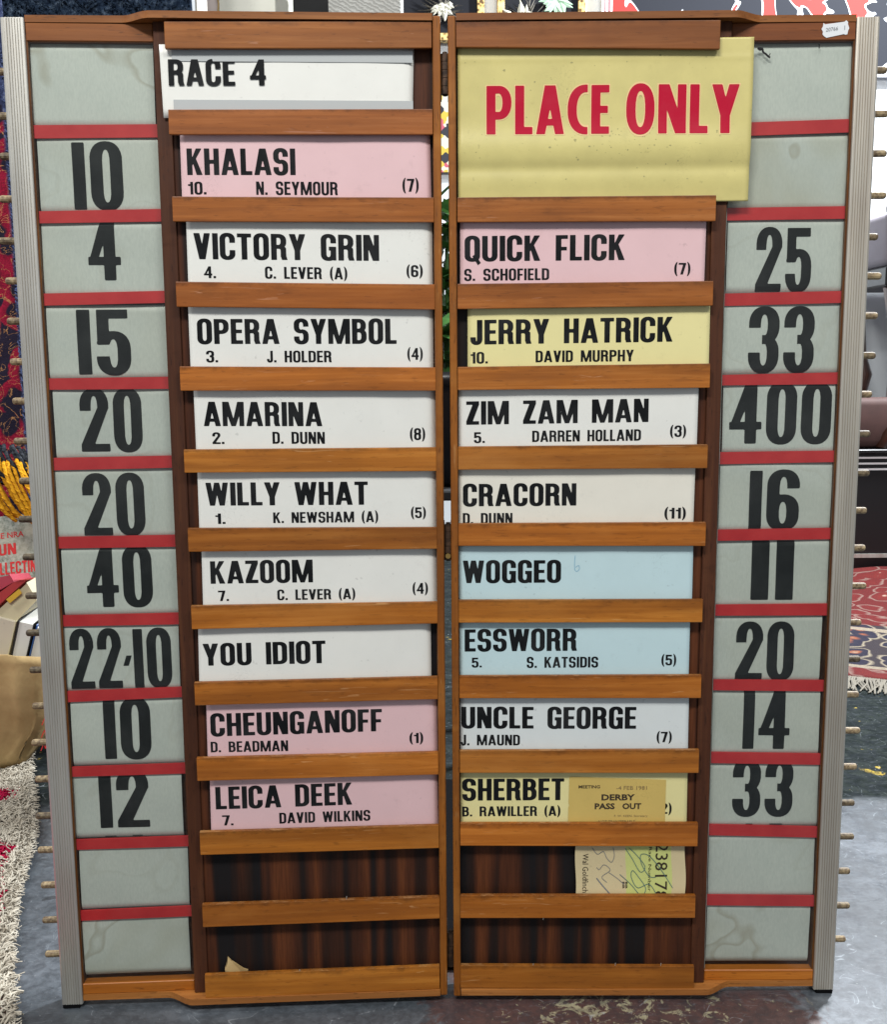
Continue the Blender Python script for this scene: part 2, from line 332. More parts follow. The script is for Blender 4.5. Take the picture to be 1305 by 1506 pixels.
def glyph_field(ch, st):
    if st == 'n': s_, b_, rr, ny, k = 0.212, 0.148, 0.25, 72, 1.0
    elif st == 's': s_, b_, rr, ny, k = 0.198, 0.152, 0.25, 52, 1.0
    elif st == 'o': s_, b_, rr, ny, k = 0.192, 0.125, 0.28, 84, 0.86
    else: s_, b_, rr, ny, k = 0.195, 0.155, 0.5, 84, 1.0
    W = WID['n'].get(ch, 0.58)*k
    if st == 's' and ch == ' ': W = 0.46
    if st == 'o' and ch == '1': W = 0.192
    if st == 'p': W = {'P': .54, 'L': .375, 'A': .60, 'C': .43, 'E': .385, 'O': .59, 'N': .58, 'Y': .57}.get(ch, W)
    if ch == ' ': return None, W, 0
    p = Pen(W, s_, b_, rr, ny); s, b = s_, b_; X = W
    if ch == 'A':
        f = U(p.poly((0, 0), (s*.98, 0), (X/2+s*.48, 1), (X/2-s*.60, 1)), p.poly((X, 0), (X-s*.98, 0), (X/2-s*.48, 1), (X/2+s*.60, 1)), p.box(X*.24, .18, X*.76, .18+b*.88))
    elif ch == 'B': f = U(p.box(0, 0, s, 1), p.bowl(X*.96, .46, 1), p.bowl(X, 0, .46+b))
    elif ch == 'C': f = cut(p.ring(0, X, -.02, 1.02), p.box(X*.5, .36, X+1, .64)) if st != 'p' else np.minimum(p.ring(0, X*1.85, -.01, 1.01), X-p.x)
    elif ch == 'D': f = U(p.box(0, 0, s, 1), p.bowl(X, 0, 1))
    elif ch == 'E': f = U(p.box(0, 0, s, 1), p.box(0, 1-b, X, 1), p.box(0, .5-b*.45, X*.93, .5+b*.5), p.box(0, 0, X, b))
    elif ch == 'F': f = U(p.box(0, 0, s, 1), p.box(0, 1-b, X, 1), p.box(0, .46-b*.4, X*.92, .46+b*.55))
    elif ch == 'G': f = U(cut(p.ring(0, X, -.02, 1.02), p.box(X*.5, .50, X+1, .66)), p.box(X-s*.6, 0, X, .44), p.box(X*.52, .53-b, X, .53))
    elif ch == 'H': f = U(p.box(0, 0, s, 1), p.box(X-s, 0, X, 1), p.box(0, .5-b*.5, X, .5+b*.5))
    elif ch == 'I': f = p.box(0, 0, s, 1)
    elif ch == 'J': f = U(p.box(X-s, .25, X, 1), np.minimum(p.ring(0, X, -.02, .75), .30-p.y))
    elif ch == 'K': f = U(p.box(0, 0, s, 1), p.poly((s*.8, .30), (s*.8, .55), (X-s*1.1, 1), (X-.01, 1)), p.poly((X*.36, .52), (X*.56, .68), (X, 0), (X-s*1.1, 0)))
    elif ch == 'L': f = U(p.box(0, 0, s, 1), p.box(0, 0, X, b))
    elif ch == 'M': f = U(p.box(0, 0, s*.92, 1), p.box(X-s*.92, 0, X, 1), p.poly((0, 1), (s*1.22, 1), (X/2+s*.36, 0), (X/2-s*.42, 0)), p.poly((X, 1), (X-s*1.22, 1), (X/2-s*.36, 0), (X/2+s*.42, 0)))
    elif ch == 'N': f = U(p.box(0, 0, s*.93, 1), p.box(X-s*.93, 0, X, 1), p.poly((0, 1), (s*1.15, 1), (X, 0), (X-s*1.15, 0)))
    elif ch in 'O0': f = p.ring(0, X, -.02, 1.02)
    elif ch == 'P': f = U(p.box(0, 0, s, 1), p.bowl(X, .40, 1) if st != 'p' else p.bowl(X, .31, 1))
    elif ch == 'Q': f = U(p.ring(0, X, -.02, 1.02), p.poly((X*.50, .20), (X*.68, .28), (X*1.05, -.07), (X*.86, -.16)))
    elif ch == 'R': f = U(p.box(0, 0, s, 1), p.bowl(X*.96, .43, 1), np.minimum(np.minimum(p.D(0, X*.95, -.5, .50+b*.3, X*.40, .13), -p.D(-1, X*.95-s, -.6, .43, X*.1, .08)), p.y-.10), p.poly((X*.95-s, .15), (X*.95, .15), (X*1.02, 0), (X*1.02-s, 0)))
    elif ch == 'S' or ch == '5' and st != 'o' and False: f = None
    if ch == 'S':
        hi = cut(p.ring(0, X, .42, 1.02), p.box(X*.5, .42, X+1, .69)); lo = cut(p.ring(0, X, -.02, .42+b*1.12), p.box(-1, .30, X*.5, .42+b*1.12)); f = U(hi, lo)
    elif ch == 'T': f = U(p.box(X/2-s/2, 0, X/2+s/2, 1), p.box(0, 1-b, X, 1))
    elif ch == 'U': f = U(p.box(0, .3, s, 1), p.box(X-s, .3, X, 1), np.minimum(p.ring(0, X, -.02, .9), .32-p.y))
    elif ch == 'V': f = U(p.poly((0, 1), (s*1.08, 1), (X/2+s*.55, 0), (X/2-s*.55, 0)), p.poly((X, 1), (X-s*1.08, 1), (X/2-s*.55, 0), (X/2+s*.55, 0)))
    elif ch == 'W':
        q, r = X*.285, X*.715; t = s*.47; f = U(p.poly((0, 1), (s, 1), (q+t, 0), (q-t, 0)), p.poly((X/2-t, 1), (X/2+t, 1), (q+t, 0), (q-t, 0)), p.poly((X/2-t, 1), (X/2+t, 1), (r+t, 0), (r-t, 0)), p.poly((X, 1), (X-s, 1), (r-t, 0), (r+t, 0)))
    elif ch == 'Y': f = U(p.box(X/2-s/2, 0, X/2+s/2, .42), p.poly((0, 1), (s*1.1, 1), (X/2+s*.5, .36), (X/2-s*.5, .36)), p.poly((X, 1), (X-s*1.1, 1), (X/2-s*.5, .36), (X/2+s*.5, .36)))
    elif ch == 'Z': f = U(p.box(0, 1-b, X, 1), p.box(0, 0, X, b), p.poly((X-s*1.25, 1-b), (X, 1-b), (s*1.25, b), (0, b)))
    elif ch == '1':
        f = p.box(X-s, 0, X, 1)
        if st == 's': f = U(f, p.box(0, .68, X-s*.5, .68+b*.9), p.poly((X-s, .68), (X-s*.3, .68), (X-s*.3, 1), (X-s*.75, 1)))
    elif ch == '2':
        up = np.minimum(cut(p.ring(0, X, .38, 1.02), p.box(-1, .3, X*.5, .66)), p.y-.70)
        up = U(up, p.box(0, .66, s, .72)); f = U(up, p.poly((X-s, .71), (X, .71), (s*1.2, b*.9), (0, b*.9)), p.box(0, 0, X, b))
    elif ch == '3': f = U(cut(p.ring(0, X, .44, 1.02), p.box(-1, .2, X*.44, .69)), cut(p.ring(0, X, -.02, .44+b*1.1), p.box(-1, .31, X*.44, .8)))
    elif ch == '4':
        x = X*.56 if st != 'o' else X*.48
        f = U(p.box(x, 0, x+s, 1), p.box(0, .235, X, .235+b), p.poly((0, .26), (s*.8, .30), (x+s*.9, 1), (x+.0, 1)))
    elif ch == '5': f = U(p.box(.02, 1-b*1.1, X*.94, 1), p.box(.02, .46, s*.9+.02, 1), cut(p.ring(0, X, -.02, .67), p.box(-1, .28, X*.5, .475)))
    elif ch == '6': f = U(cut(p.ring(0, X, -.02, 1.02), p.box(X*.5, .3, X+1, .70)), p.ring(0, X, -.02, .60))
    elif ch == '9': f = U(cut(p.ring(0, X, -.02, 1.02), p.box(-1, .30, X*.5, .7)), p.ring(0, X, .40, 1.02))
    elif ch == '7': f = U(p.box(0, 1-b, X, 1), p.poly((X-s*1.15, 1-b*.6), (X, 1-b*.6), (X*.42+s*.5, 0), (X*.42-s*.55, 0)))
    elif ch == '8': f = U(p.ring(0, X, .45, 1.02), p.ring(0, X, -.02, .45+b*1.1))
    elif ch == '(': f = np.minimum(np.minimum(p.el(0, X*3.2, -.2, 1.14, .67), -p.el(s*.92, X*3.2-s*.92, -.26, 1.20, .73)), X-p.x)
    elif ch == ')': f = np.minimum(np.minimum(p.el(-X*2.2, X, -.2, 1.14, .67), -p.el(-X*2.2+s*.92, X-s*.92, -.26, 1.20, .73)), p.x)
    elif ch == '.': f = p.box(0, 0, s*.95, s*.95)
    elif ch == '-': f = p.box(0, .4, X, .4+b)
    elif ch == ',': f = p.poly((0, s*.9), (s*.9, s*.9), (s*.5, -s*.5), (0, -s*.5))
    elif ch == "'": f = p.poly((0, 0), (X*.62, 0), (X, 1), (X*.40, 1))
    return f, W, p
_loops = {}
def loops_of(f, p, iso):
    """marching squares -> closed, simplified loops"""
    v = f-iso + 1e-7; ny, nx = v.shape; seg = {}
    ins = v > 0; cnt = ins[:-1, :-1].astype(int)+ins[1:, :-1]+ins[:-1, 1:]+ins[1:, 1:]
    ex = lambda j, i: (0, j, i)
    def pt(k):
        t, j, i = k
        a = v[j, i]; bq = v[j, i+1] if t == 0 else v[j+1, i]; w = a/(a-bq)
        return (p.x[j, i]+(w*p.h if t == 0 else 0), p.y[j, i]+(w*p.h if t == 1 else 0))
    for j, i in zip(*np.where((cnt > 0) & (cnt < 4))):
        j = int(j); i = int(i)
        a, b_, c, d = ins[j, i], ins[j, i+1], ins[j+1, i+1], ins[j+1, i]
        code = a+2*b_+4*c+8*d
        B, R, T, L = (0, j, i), (1, j, i+1), (0, j+1, i), (1, j, i)
        tab = {1: [(L, B)], 2: [(B, R)], 3: [(L, R)], 4: [(R, T)], 5: [(L, T), (R, B)], 6: [(B, T)], 7: [(L, T)], 8: [(T, L)], 9: [(T, B)], 10: [(B, L), (T, R)], 11: [(T, R)], 12: [(R, L)], 13: [(R, B)], 14: [(B, L)]}
        for s0, s1 in tab[int(code)]: seg[s0] = s1
    out = []
    while seg:
        k0 = next(iter(seg)); k = k0; lp = []
        while k in seg:
            lp.append(pt(k)); k = seg.pop(k)
        # Douglas-Peucker style thinning
        pts = lp; keep = []; n = len(pts)
        if n < 6: continue
        i = 0; tol = p.h*0.11
        keep = [0]
        while i < n:
            j = i+2
            while j <= n:
                ax, ay = pts[i]; bx, by = pts[j % n]; l = math.hypot(bx-ax, by-ay) or 1e-9
                if max(abs((bx-ax)*(pts[q][1]-ay)-(by-ay)*(pts[q][0]-ax))/l for q in range(i+1, j)) > tol: break
                j += 1
            i = j-1
            if i < n: keep.append(i)
        q = [pts[a] for a in keep]
        if len(q) >= 3: out.append(q)
    out.sort(key=lambda q: -abs(sum(q[i][0]*q[(i+1) % len(q)][1]-q[(i+1) % len(q)][0]*q[i][1] for i in range(len(q)))))
    return out
def banded(P, F, n):
    """cut the triangles along n level lines so that print can follow a curled sheet"""
    V = []; O = []
    def clip(poly, y, keep_above):
        out = []
        for i in range(len(poly)):
            a, c = poly[i], poly[(i+1) % len(poly)]; ia = (a[1] >= y) == keep_above or a[1] == y; ic = (c[1] >= y) == keep_above or c[1] == y
            if ia: out.append(a)
            if ia != ic and a[1] != c[1]: t = (y-a[1])/(c[1]-a[1]); out.append((a[0]+(c[0]-a[0])*t, y))
        return out
    for f in F:
        poly = [P[i] for i in f]; lo = min(q[1] for q in poly); hi = max(q[1] for q in poly)
        for k in range(-3, n+3):
            y0, y1 = k/n, (k+1)/n
            if y1 <= lo or y0 >= hi: continue
            q = clip(poly, y0, True)
            if len(q) >= 3: q = clip(q, y1, False)
            if len(q) >= 3: O.append(tuple(range(len(V), len(V)+len(q)))); V += q
    return V, O
def glyph(ch, st, iso=0.0):
    key = (ch, st, iso)
    if key not in _loops:
        f, W, p = glyph_field(ch, st)
        if f is None: _loops[key] = ([], [], W)
        else:
            lp = loops_of(f, p, iso)
            tris = tessellate_polygon([[Vector((x, y, 0)) for x, y in l] for l in lp])
            P = [q for l in lp for q in l]; F = [tuple(t) for t in tris]
            if st in 'op': P, F = banded(P, F, 12)
            _loops[key] = (P, F, W)
    return _loops[key]
def text_mesh(mb, text, st, u0, u1, zb0, zt0, zb1, zt1, place, iso=0.0, mi=0, gap=None):
    gap = gap if gap is not None else {'n': 0.075, 's': 0.085, 'o': 0.085, 'p': 0.078}[st]
    x = 0; items = []
    for ch in text:
        vs, ts, W = glyph(ch, st, iso); items.append((x, vs, ts)); x += W+gap
    total = x-gap
    for x0, vs, ts in items:
        if not vs: continue
        P = []
        for gx, gy in vs:
            t = (x0+gx)/total; zb = zb0+(zb1-zb0)*t; zt = zt0+(zt1-zt0)*t
            P.append(place(u0+(u1-u0)*t, zb+(zt-zb)*gy))
        mb.add(P, ts, mi)
def type_mesh(mb, text, u0, u1, z0, z1, place, bold=0.0, rot=False, mi=0, mono=False):
    """small print in the built-in face; fits the text in the box u0..u1, z0..z1"""
    cu = bpy.data.curves.new('t', 'FONT'); cu.body = text; cu.offset = bold; cu.resolution_u = 2
    o = bpy.data.objects.new('t', cu); me = o.to_mesh()
    P = [v.co.copy() for v in me.vertices]; F = [tuple(f.vertices) for f in me.polygons]
    o.to_mesh_clear(); bpy.data.objects.remove(o); bpy.data.curves.remove(cu)
    if not P: return
    xs = [q.x for q in P]; ys = [q.y for q in P]; x0, x1, y0, y1 = min(xs), max(xs), min(ys), max(ys)
    out = []
    for q in P:
        a = (q.x-x0)/(x1-x0); c = (q.y-y0)/(y1-y0)
        if rot: out.append(place(u0+(u1-u0)*c, z1-(z1-z0)*a))   # reads downwards, tops to the right
        else: out.append(place(u0+(u1-u0)*a, z0+(z1-z0)*c))
    mb.add(out, F, mi)
def scrawl(mb, pts, w, place, mi=0):
    """pen line as a thin flat ribbon through pts"""
    P = [Vector((a, b_, 0)) for a, b_ in pts]; Q = []
    for i in range(len(P)-1):
        p0 = P[max(i-1, 0)]; p1 = P[i]; p2 = P[i+1]; p3 = P[min(i+2, len(P)-1)]
        for k in range(7):
            t = k/7; Q.append(0.5*((2*p1)+(p2-p0)*t+(2*p0-5*p1+4*p2-p3)*t*t+(-p0+3*p1-3*p2+p3)*t**3))
    Q.append(P[-1]); vs = []; fs = []
    for i, q in enumerate(Q):
        d = (Q[min(i+1, len(Q)-1)]-Q[max(i-1, 0)]).normalized(); n = Vector((-d.y, d.x, 0))*w/2
        vs += [place(q.x+n.x, q.y+n.y), place(q.x-n.x, q.y-n.y)]
        if i: fs.append((2*i-2, 2*i-1, 2*i+1, 2*i))
    mb.add(vs, fs, mi)

# ------------------------------------------------------------------ measured layout, metres in the plane of each leaf (x outward from the hinge, z up)
SLATS = {
 -1: [
  ((-0.3245, 1.2413), (-0.3245, 1.2113), (-0.0119, 1.2441), (-0.0119, 1.2144)),
  ((-0.3239, 1.1432), (-0.3239, 1.1148), (-0.0114, 1.1452), (-0.0114, 1.116)),
  ((-0.3237, 1.0439), (-0.3237, 1.0148), (-0.0109, 1.0429), (-0.0109, 1.0138)),
  ((-0.3236, 0.9444), (-0.3236, 0.9146), (-0.0107, 0.9401), (-0.0107, 0.9098)),
  ((-0.3232, 0.8432), (-0.3232, 0.8137), (-0.0105, 0.8397), (-0.0105, 0.811)),
  ((-0.3225, 0.7416), (-0.3225, 0.7129), (-0.0105, 0.7408), (-0.0105, 0.711)),
  ((-0.3217, 0.6435), (-0.3217, 0.6136), (-0.0105, 0.6398), (-0.0105, 0.6122)),
  ((-0.3216, 0.5447), (-0.3216, 0.5143), (-0.0105, 0.5436), (-0.0105, 0.5154)),
  ((-0.3216, 0.4449), (-0.3216, 0.4145), (-0.011, 0.4454), (-0.011, 0.4151)),
  ((-0.3227, 0.3446), (-0.3227, 0.3135), (-0.0111, 0.3441), (-0.0111, 0.3133)),
  ((-0.3228, 0.2443), (-0.3228, 0.2126), (-0.0111, 0.2437), (-0.0111, 0.2119)),
  ((-0.3235, 0.1438), (-0.3235, 0.1119), (-0.011, 0.1438), (-0.011, 0.1127)),
  ((-0.324, 0.0441), (-0.324, 0.0108), (-0.0117, 0.045), (-0.0117, 0.0115)),
 ],
 1: [
  ((0.0112, 1.244), (0.0112, 1.2151), (0.3235, 1.2426), (0.3235, 1.21)),
  ((0.0114, 1.1430), (0.0113, 1.1135), (0.3234, 1.1428), (0.3242, 1.1130)),
  ((0.0116, 1.0428), (0.0116, 1.0137), (0.3241, 1.0427), (0.3241, 1.0123)),
  ((0.0112, 0.9405), (0.0112, 0.9102), (0.3236, 0.9415), (0.3236, 0.9119)),
  ((0.0111, 0.84), (0.0111, 0.8114), (0.3227, 0.8419), (0.3227, 0.8122)),
  ((0.0109, 0.7414), (0.0109, 0.7124), (0.3225, 0.7421), (0.3225, 0.7124)),
  ((0.0109, 0.6444), (0.0109, 0.6156), (0.3229, 0.6441), (0.3229, 0.6138)),
  ((0.0107, 0.5457), (0.0107, 0.516), (0.3217, 0.545), (0.3217, 0.5151)),
  ((0.0111, 0.4459), (0.0111, 0.416), (0.3226, 0.4457), (0.3226, 0.4149)),
  ((0.0111, 0.3455), (0.0111, 0.3151), (0.3223, 0.3456), (0.3223, 0.3139)),
  ((0.011, 0.2458), (0.011, 0.2147), (0.3236, 0.2451), (0.3236, 0.2128)),
  ((0.0107, 0.145), (0.0107, 0.1127), (0.323, 0.1442), (0.323, 0.1122)),
  ((0.0104, 0.0451), (0.0104, 0.0124), (0.3238, 0.0431), (0.3238, 0.0105)),
 ],
}
REDS = {
 -1: [
  ((-0.4895, 1.1297), (-0.4895, 1.1144), (-0.3402, 1.1314), (-0.3402, 1.1162)),
  ((-0.4895, 1.0299), (-0.4895, 1.0157), (-0.3402, 1.0327), (-0.3402, 1.0178)),
  ((-0.4895, 0.9324), (-0.4895, 0.9179), (-0.3402, 0.9352), (-0.3402, 0.9206)),
  ((-0.4895, 0.8297), (-0.4895, 0.8157), (-0.3402, 0.8307), (-0.3402, 0.8156)),
  ((-0.4895, 0.7313), (-0.4895, 0.7156), (-0.3402, 0.7325), (-0.3402, 0.7171)),
  ((-0.4895, 0.6313), (-0.4895, 0.6166), (-0.3402, 0.6318), (-0.3402, 0.6164)),
  ((-0.4895, 0.5301), (-0.4895, 0.5156), (-0.3402, 0.5306), (-0.3402, 0.5154)),
  ((-0.4895, 0.4299), (-0.4895, 0.4153), (-0.3402, 0.4324), (-0.3402, 0.4186)),
  ((-0.4895, 0.3279), (-0.4895, 0.3145), (-0.3402, 0.3293), (-0.3402, 0.3149)),
  ((-0.4895, 0.2278), (-0.4895, 0.2138), (-0.3402, 0.2287), (-0.3402, 0.2141)),
  ((-0.4895, 0.128), (-0.4895, 0.1141), (-0.3402, 0.1299), (-0.3402, 0.1153)),
 ],
 1: [
  ((0.3402, 1.1308), (0.3402, 1.1152), (0.4895, 1.1343), (0.4895, 1.1187)),
  ((0.3402, 1.0309), (0.3402, 1.0158), (0.4895, 1.0318), (0.4895, 1.0167)),
  ((0.3402, 0.9277), (0.3402, 0.9124), (0.4895, 0.9299), (0.4895, 0.9152)),
  ((0.3402, 0.8275), (0.3402, 0.8144), (0.4895, 0.8298), (0.4895, 0.815)),
  ((0.3402, 0.7304), (0.3402, 0.7149), (0.4895, 0.7314), (0.4895, 0.7168)),
  ((0.3402, 0.6308), (0.3402, 0.6163), (0.4895, 0.6323), (0.4895, 0.6176)),
  ((0.3402, 0.5325), (0.3402, 0.5179), (0.4895, 0.5332), (0.4895, 0.5176)),
  ((0.3402, 0.4324), (0.3402, 0.4179), (0.4895, 0.4308), (0.4895, 0.4157)),
  ((0.3402, 0.3334), (0.3402, 0.3182), (0.4895, 0.3306), (0.4895, 0.3151)),
  ((0.3402, 0.2328), (0.3402, 0.2174), (0.4895, 0.2289), (0.4895, 0.2135)),
  ((0.3402, 0.1326), (0.3402, 0.1175), (0.4895, 0.1308), (0.4895, 0.1155)),
 ],
}
CARDS = [
  ('race',-1,'white',(-0.3329,-0.331,-0.0327,-0.0353,1.2183,1.1354),[
     ('RACE 4', 'n', -0.3232, -0.2088, 1.1717, 1.2014, 1.1728, 1.202) ,
  ]),
  ('khalasi',-1,'pink',(-0.3129,-0.3133,-0.0142,-0.0132,1.1114,1.0446),[
     ('KHALASI', 'n', -0.3059, -0.1773, 1.0699, 1.1005, 1.0701, 1.1008) ,
     ('10.', 's', -0.3056, -0.2837, 1.0474, 1.062, 1.0474, 1.062) ,
     ('N. SEYMOUR', 's', -0.2246, -0.1267, 1.047, 1.0625, 1.0467, 1.0622) ,
     ('(7)', 's', -0.0485, -0.0287, 1.0508, 1.0659, 1.0508, 1.066) ,
  ]),
  ('victory',-1,'white',(-0.3097,-0.3101,-0.0126,-0.0124,1.0128,0.9445),[
     ('VICTORY GRIN', 'n', -0.3018, -0.0779, 0.9716, 1.0024, 0.969, 0.9998) ,
     ('4.', 's', -0.2908, -0.2761, 0.9491, 0.9631, 0.9489, 0.963) ,
     ('C. LEVER (A)', 's', -0.2171, -0.1172, 0.9483, 0.9625, 0.9469, 0.961) ,
     ('(6)', 's', -0.0448, -0.0248, 0.9498, 0.9636, 0.9497, 0.9636) ,
  ]),
  ('opera',-1,'white',(-0.3114,-0.3114,-0.0127,-0.0125,0.9121,0.8422),[
     ('OPERA SYMBOL', 'n', -0.3018, -0.058, 0.8702, 0.9003, 0.8688, 0.8993) ,
     ('3.', 's', -0.292, -0.2774, 0.8479, 0.8619, 0.8478, 0.8618) ,
     ('J. HOLDER', 's', -0.2179, -0.1385, 0.8473, 0.8614, 0.8468, 0.8609) ,
     ('(4)', 's', -0.045, -0.0258, 0.8492, 0.8636, 0.849, 0.8635) ,
  ]),
  ('amarina',-1,'white',(-0.3089,-0.3087,-0.011,-0.0108,0.8115,0.7418),[
     ('AMARINA', 'n', -0.298, -0.1519, 0.7698, 0.7999, 0.7682, 0.7979) ,
     ('2.', 's', -0.2882, -0.2733, 0.7475, 0.7618, 0.7473, 0.7617) ,
     ('D. DUNN', 's', -0.2141, -0.1492, 0.747, 0.7619, 0.7462, 0.761) ,
     ('(8)', 's', -0.043, -0.0238, 0.7498, 0.7643, 0.7496, 0.7641) ,
  ]),
  ('willy',-1,'white',(-0.3083,-0.3087,-0.011,-0.0108,0.7104,0.6426),[
     ('WILLY WHAT', 'n', -0.2991, -0.0968, 0.6704, 0.6993, 0.6688, 0.6982) ,
     ('1.', 's', -0.2883, -0.2756, 0.6471, 0.6604, 0.647, 0.6602) ,
     ('K. NEWSHAM (A)', 's', -0.2162, -0.0843, 0.6472, 0.6607, 0.6465, 0.6604) ,
     ('(5)', 's', -0.0428, -0.0239, 0.6511, 0.6646, 0.6508, 0.6643) ,
  ]),
  ('kazoom',-1,'white',(-0.3071,-0.3079,-0.011,-0.0107,0.6105,0.5413),[
     ('KAZOOM', 'n', -0.2972, -0.1683, 0.5708, 0.5997, 0.5704, 0.5998) ,
     ('7.', 's', -0.2885, -0.2749, 0.5482, 0.5617, 0.5482, 0.5618) ,
     ('C. LEVER (A)', 's', -0.214, -0.1151, 0.548, 0.5615, 0.5477, 0.5614) ,
     ('(4)', 's', -0.0419, -0.0222, 0.5529, 0.5671, 0.5526, 0.5668) ,
  ]),
  ('idiot',-1,'white',(-0.3154,-0.3166,-0.0189,-0.0186,0.5113,0.4425),[
     ('YOU IDIOT', 'n', -0.3108, -0.1546, 0.4641, 0.4929, 0.4643, 0.4941) ,
  ]),
  ('cheung',-1,'pink',(-0.309,-0.3098,-0.0118,-0.0115,0.4097,0.343),[
     ('CHEUNGANOFF', 'n', -0.3048, -0.0837, 0.37, 0.4005, 0.3713, 0.4013) ,
     ('D. BEADMAN', 's', -0.3055, -0.2059, 0.3486, 0.3628, 0.3477, 0.3623) ,
     ('(1)', 's', -0.0483, -0.0303, 0.354, 0.3677, 0.3538, 0.3677) ,
  ]),
  ('leica',-1,'pink',(-0.3084,-0.3092,-0.0118,-0.0114,0.3079,0.2407),[
     ('LEICA DEEK', 'n', -0.302, -0.1244, 0.2707, 0.3012, 0.2721, 0.3025) ,
     ('7.', 's', -0.2944, -0.2797, 0.2484, 0.2623, 0.2483, 0.2623) ,
     ('DAVID WILKINS', 's', -0.2201, -0.1011, 0.2488, 0.2637, 0.2492, 0.2638) ,
  ]),
  ('place',1,'yellow',(0.0129,0.0127,0.3655,0.3645,1.2254,1.0366),[
     ('PLACE', 'p', 0.0474, 0.1946, 1.1169, 1.1731, 1.1161, 1.1727) ,
     ('ONLY', 'p', 0.215, 0.35, 1.1159, 1.1731, 1.1155, 1.1718) ,
  ]),
  ('quick',1,'pink',(0.015,0.0147,0.3149,0.3143,1.0117,0.945),[
     ('QUICK FLICK', 'n', 0.0203, 0.2164, 0.968, 0.998, 0.968, 0.9986) ,
     ('S. SCHOFIELD', 's', 0.0197, 0.1241, 0.9445, 0.9588, 0.9449, 0.959) ,
     ('(7)', 's', 0.2771, 0.297, 0.9502, 0.9641, 0.9501, 0.9639) ,
  ]),
  ('jerry',1,'yellow',(0.0237,0.0235,0.3225,0.3227,0.9104,0.843),[
     ('JERRY HATRICK', 'n', 0.027, 0.2771, 0.8672, 0.8971, 0.869, 0.8993) ,
     ('10.', 's', 0.0273, 0.0488, 0.844, 0.858, 0.844, 0.8579) ,
     ('DAVID MURPHY', 's', 0.1079, 0.2296, 0.8449, 0.8591, 0.8454, 0.8595) ,
  ]),
  ('zim',1,'white',(0.0119,0.0119,0.3108,0.3105,0.8103,0.7415),[
     ('ZIM ZAM MAN', 'n', 0.0215, 0.2494, 0.7681, 0.7972, 0.7701, 0.7992) ,
     ('5.', 's', 0.031, 0.0449, 0.7452, 0.7587, 0.7453, 0.7588) ,
     ('DARREN HOLLAND', 's', 0.1041, 0.2404, 0.746, 0.7601, 0.7468, 0.7611) ,
     ('(3)', 's', 0.2766, 0.2967, 0.7514, 0.7653, 0.7513, 0.7652) ,
  ]),
  ('cracorn',1,'cream',(0.0113,0.0114,0.3094,0.3088,0.7114,0.6429),[
     ('CRACORN', 'n', 0.0168, 0.1603, 0.6651, 0.6936, 0.6653, 0.6936) ,
     ('D. DUNN', 's', 0.0166, 0.0796, 0.6424, 0.6565, 0.6422, 0.6563) ,
     ('(11)', 's', 0.2718, 0.299, 0.6479, 0.6618, 0.6477, 0.6616) ,
  ]),
  ('woggeo',1,'blue',(0.0112,0.0113,0.3095,0.3097,0.6113,0.5431),[
     ('WOGGEO', 'n', 0.0163, 0.1418, 0.566, 0.5953, 0.566, 0.5952) ,
  ]),
  ('ess',1,'blue',(0.0116,0.0117,0.3079,0.3079,0.51,0.443),[
     ('ESSWORR', 'n', 0.0181, 0.1629, 0.4759, 0.5052, 0.4762, 0.5056) ,
     ('5.', 's', 0.0272, 0.0404, 0.4546, 0.4677, 0.4547, 0.4676) ,
     ('S. KATSIDIS', 's', 0.0984, 0.1907, 0.4537, 0.4682, 0.454, 0.4682) ,
     ('(5)', 's', 0.2722, 0.2914, 0.4565, 0.4704, 0.4564, 0.4703) ,
  ]),
  ('uncle',1,'bluewhite',(0.012,0.0121,0.3091,0.3095,0.411,0.3427),[
     ('UNCLE GEORGE', 'n', 0.0132, 0.2412, 0.3728, 0.4018, 0.3712, 0.4007) ,
     ('J. MAUND', 's', 0.0123, 0.0899, 0.3496, 0.364, 0.3493, 0.3637) ,
     ('(7)', 's', 0.2683, 0.2881, 0.3528, 0.3669, 0.3527, 0.3668) ,
  ]),
  ('sherbet',1,'yellow',(0.0119,0.012,0.3099,0.3103,0.3091,0.2412),[
     ('SHERBET', 'n', 0.014, 0.1483, 0.2735, 0.3034, 0.2738, 0.3039) ,
     ('B. RAWILLER (A)', 's', 0.0139, 0.1436, 0.2516, 0.2653, 0.2521, 0.2658) ,
     ('(2)', 's', 0.2704, 0.2901, 0.2545, 0.2687, 0.2545, 0.2686) ,
  ]),
]
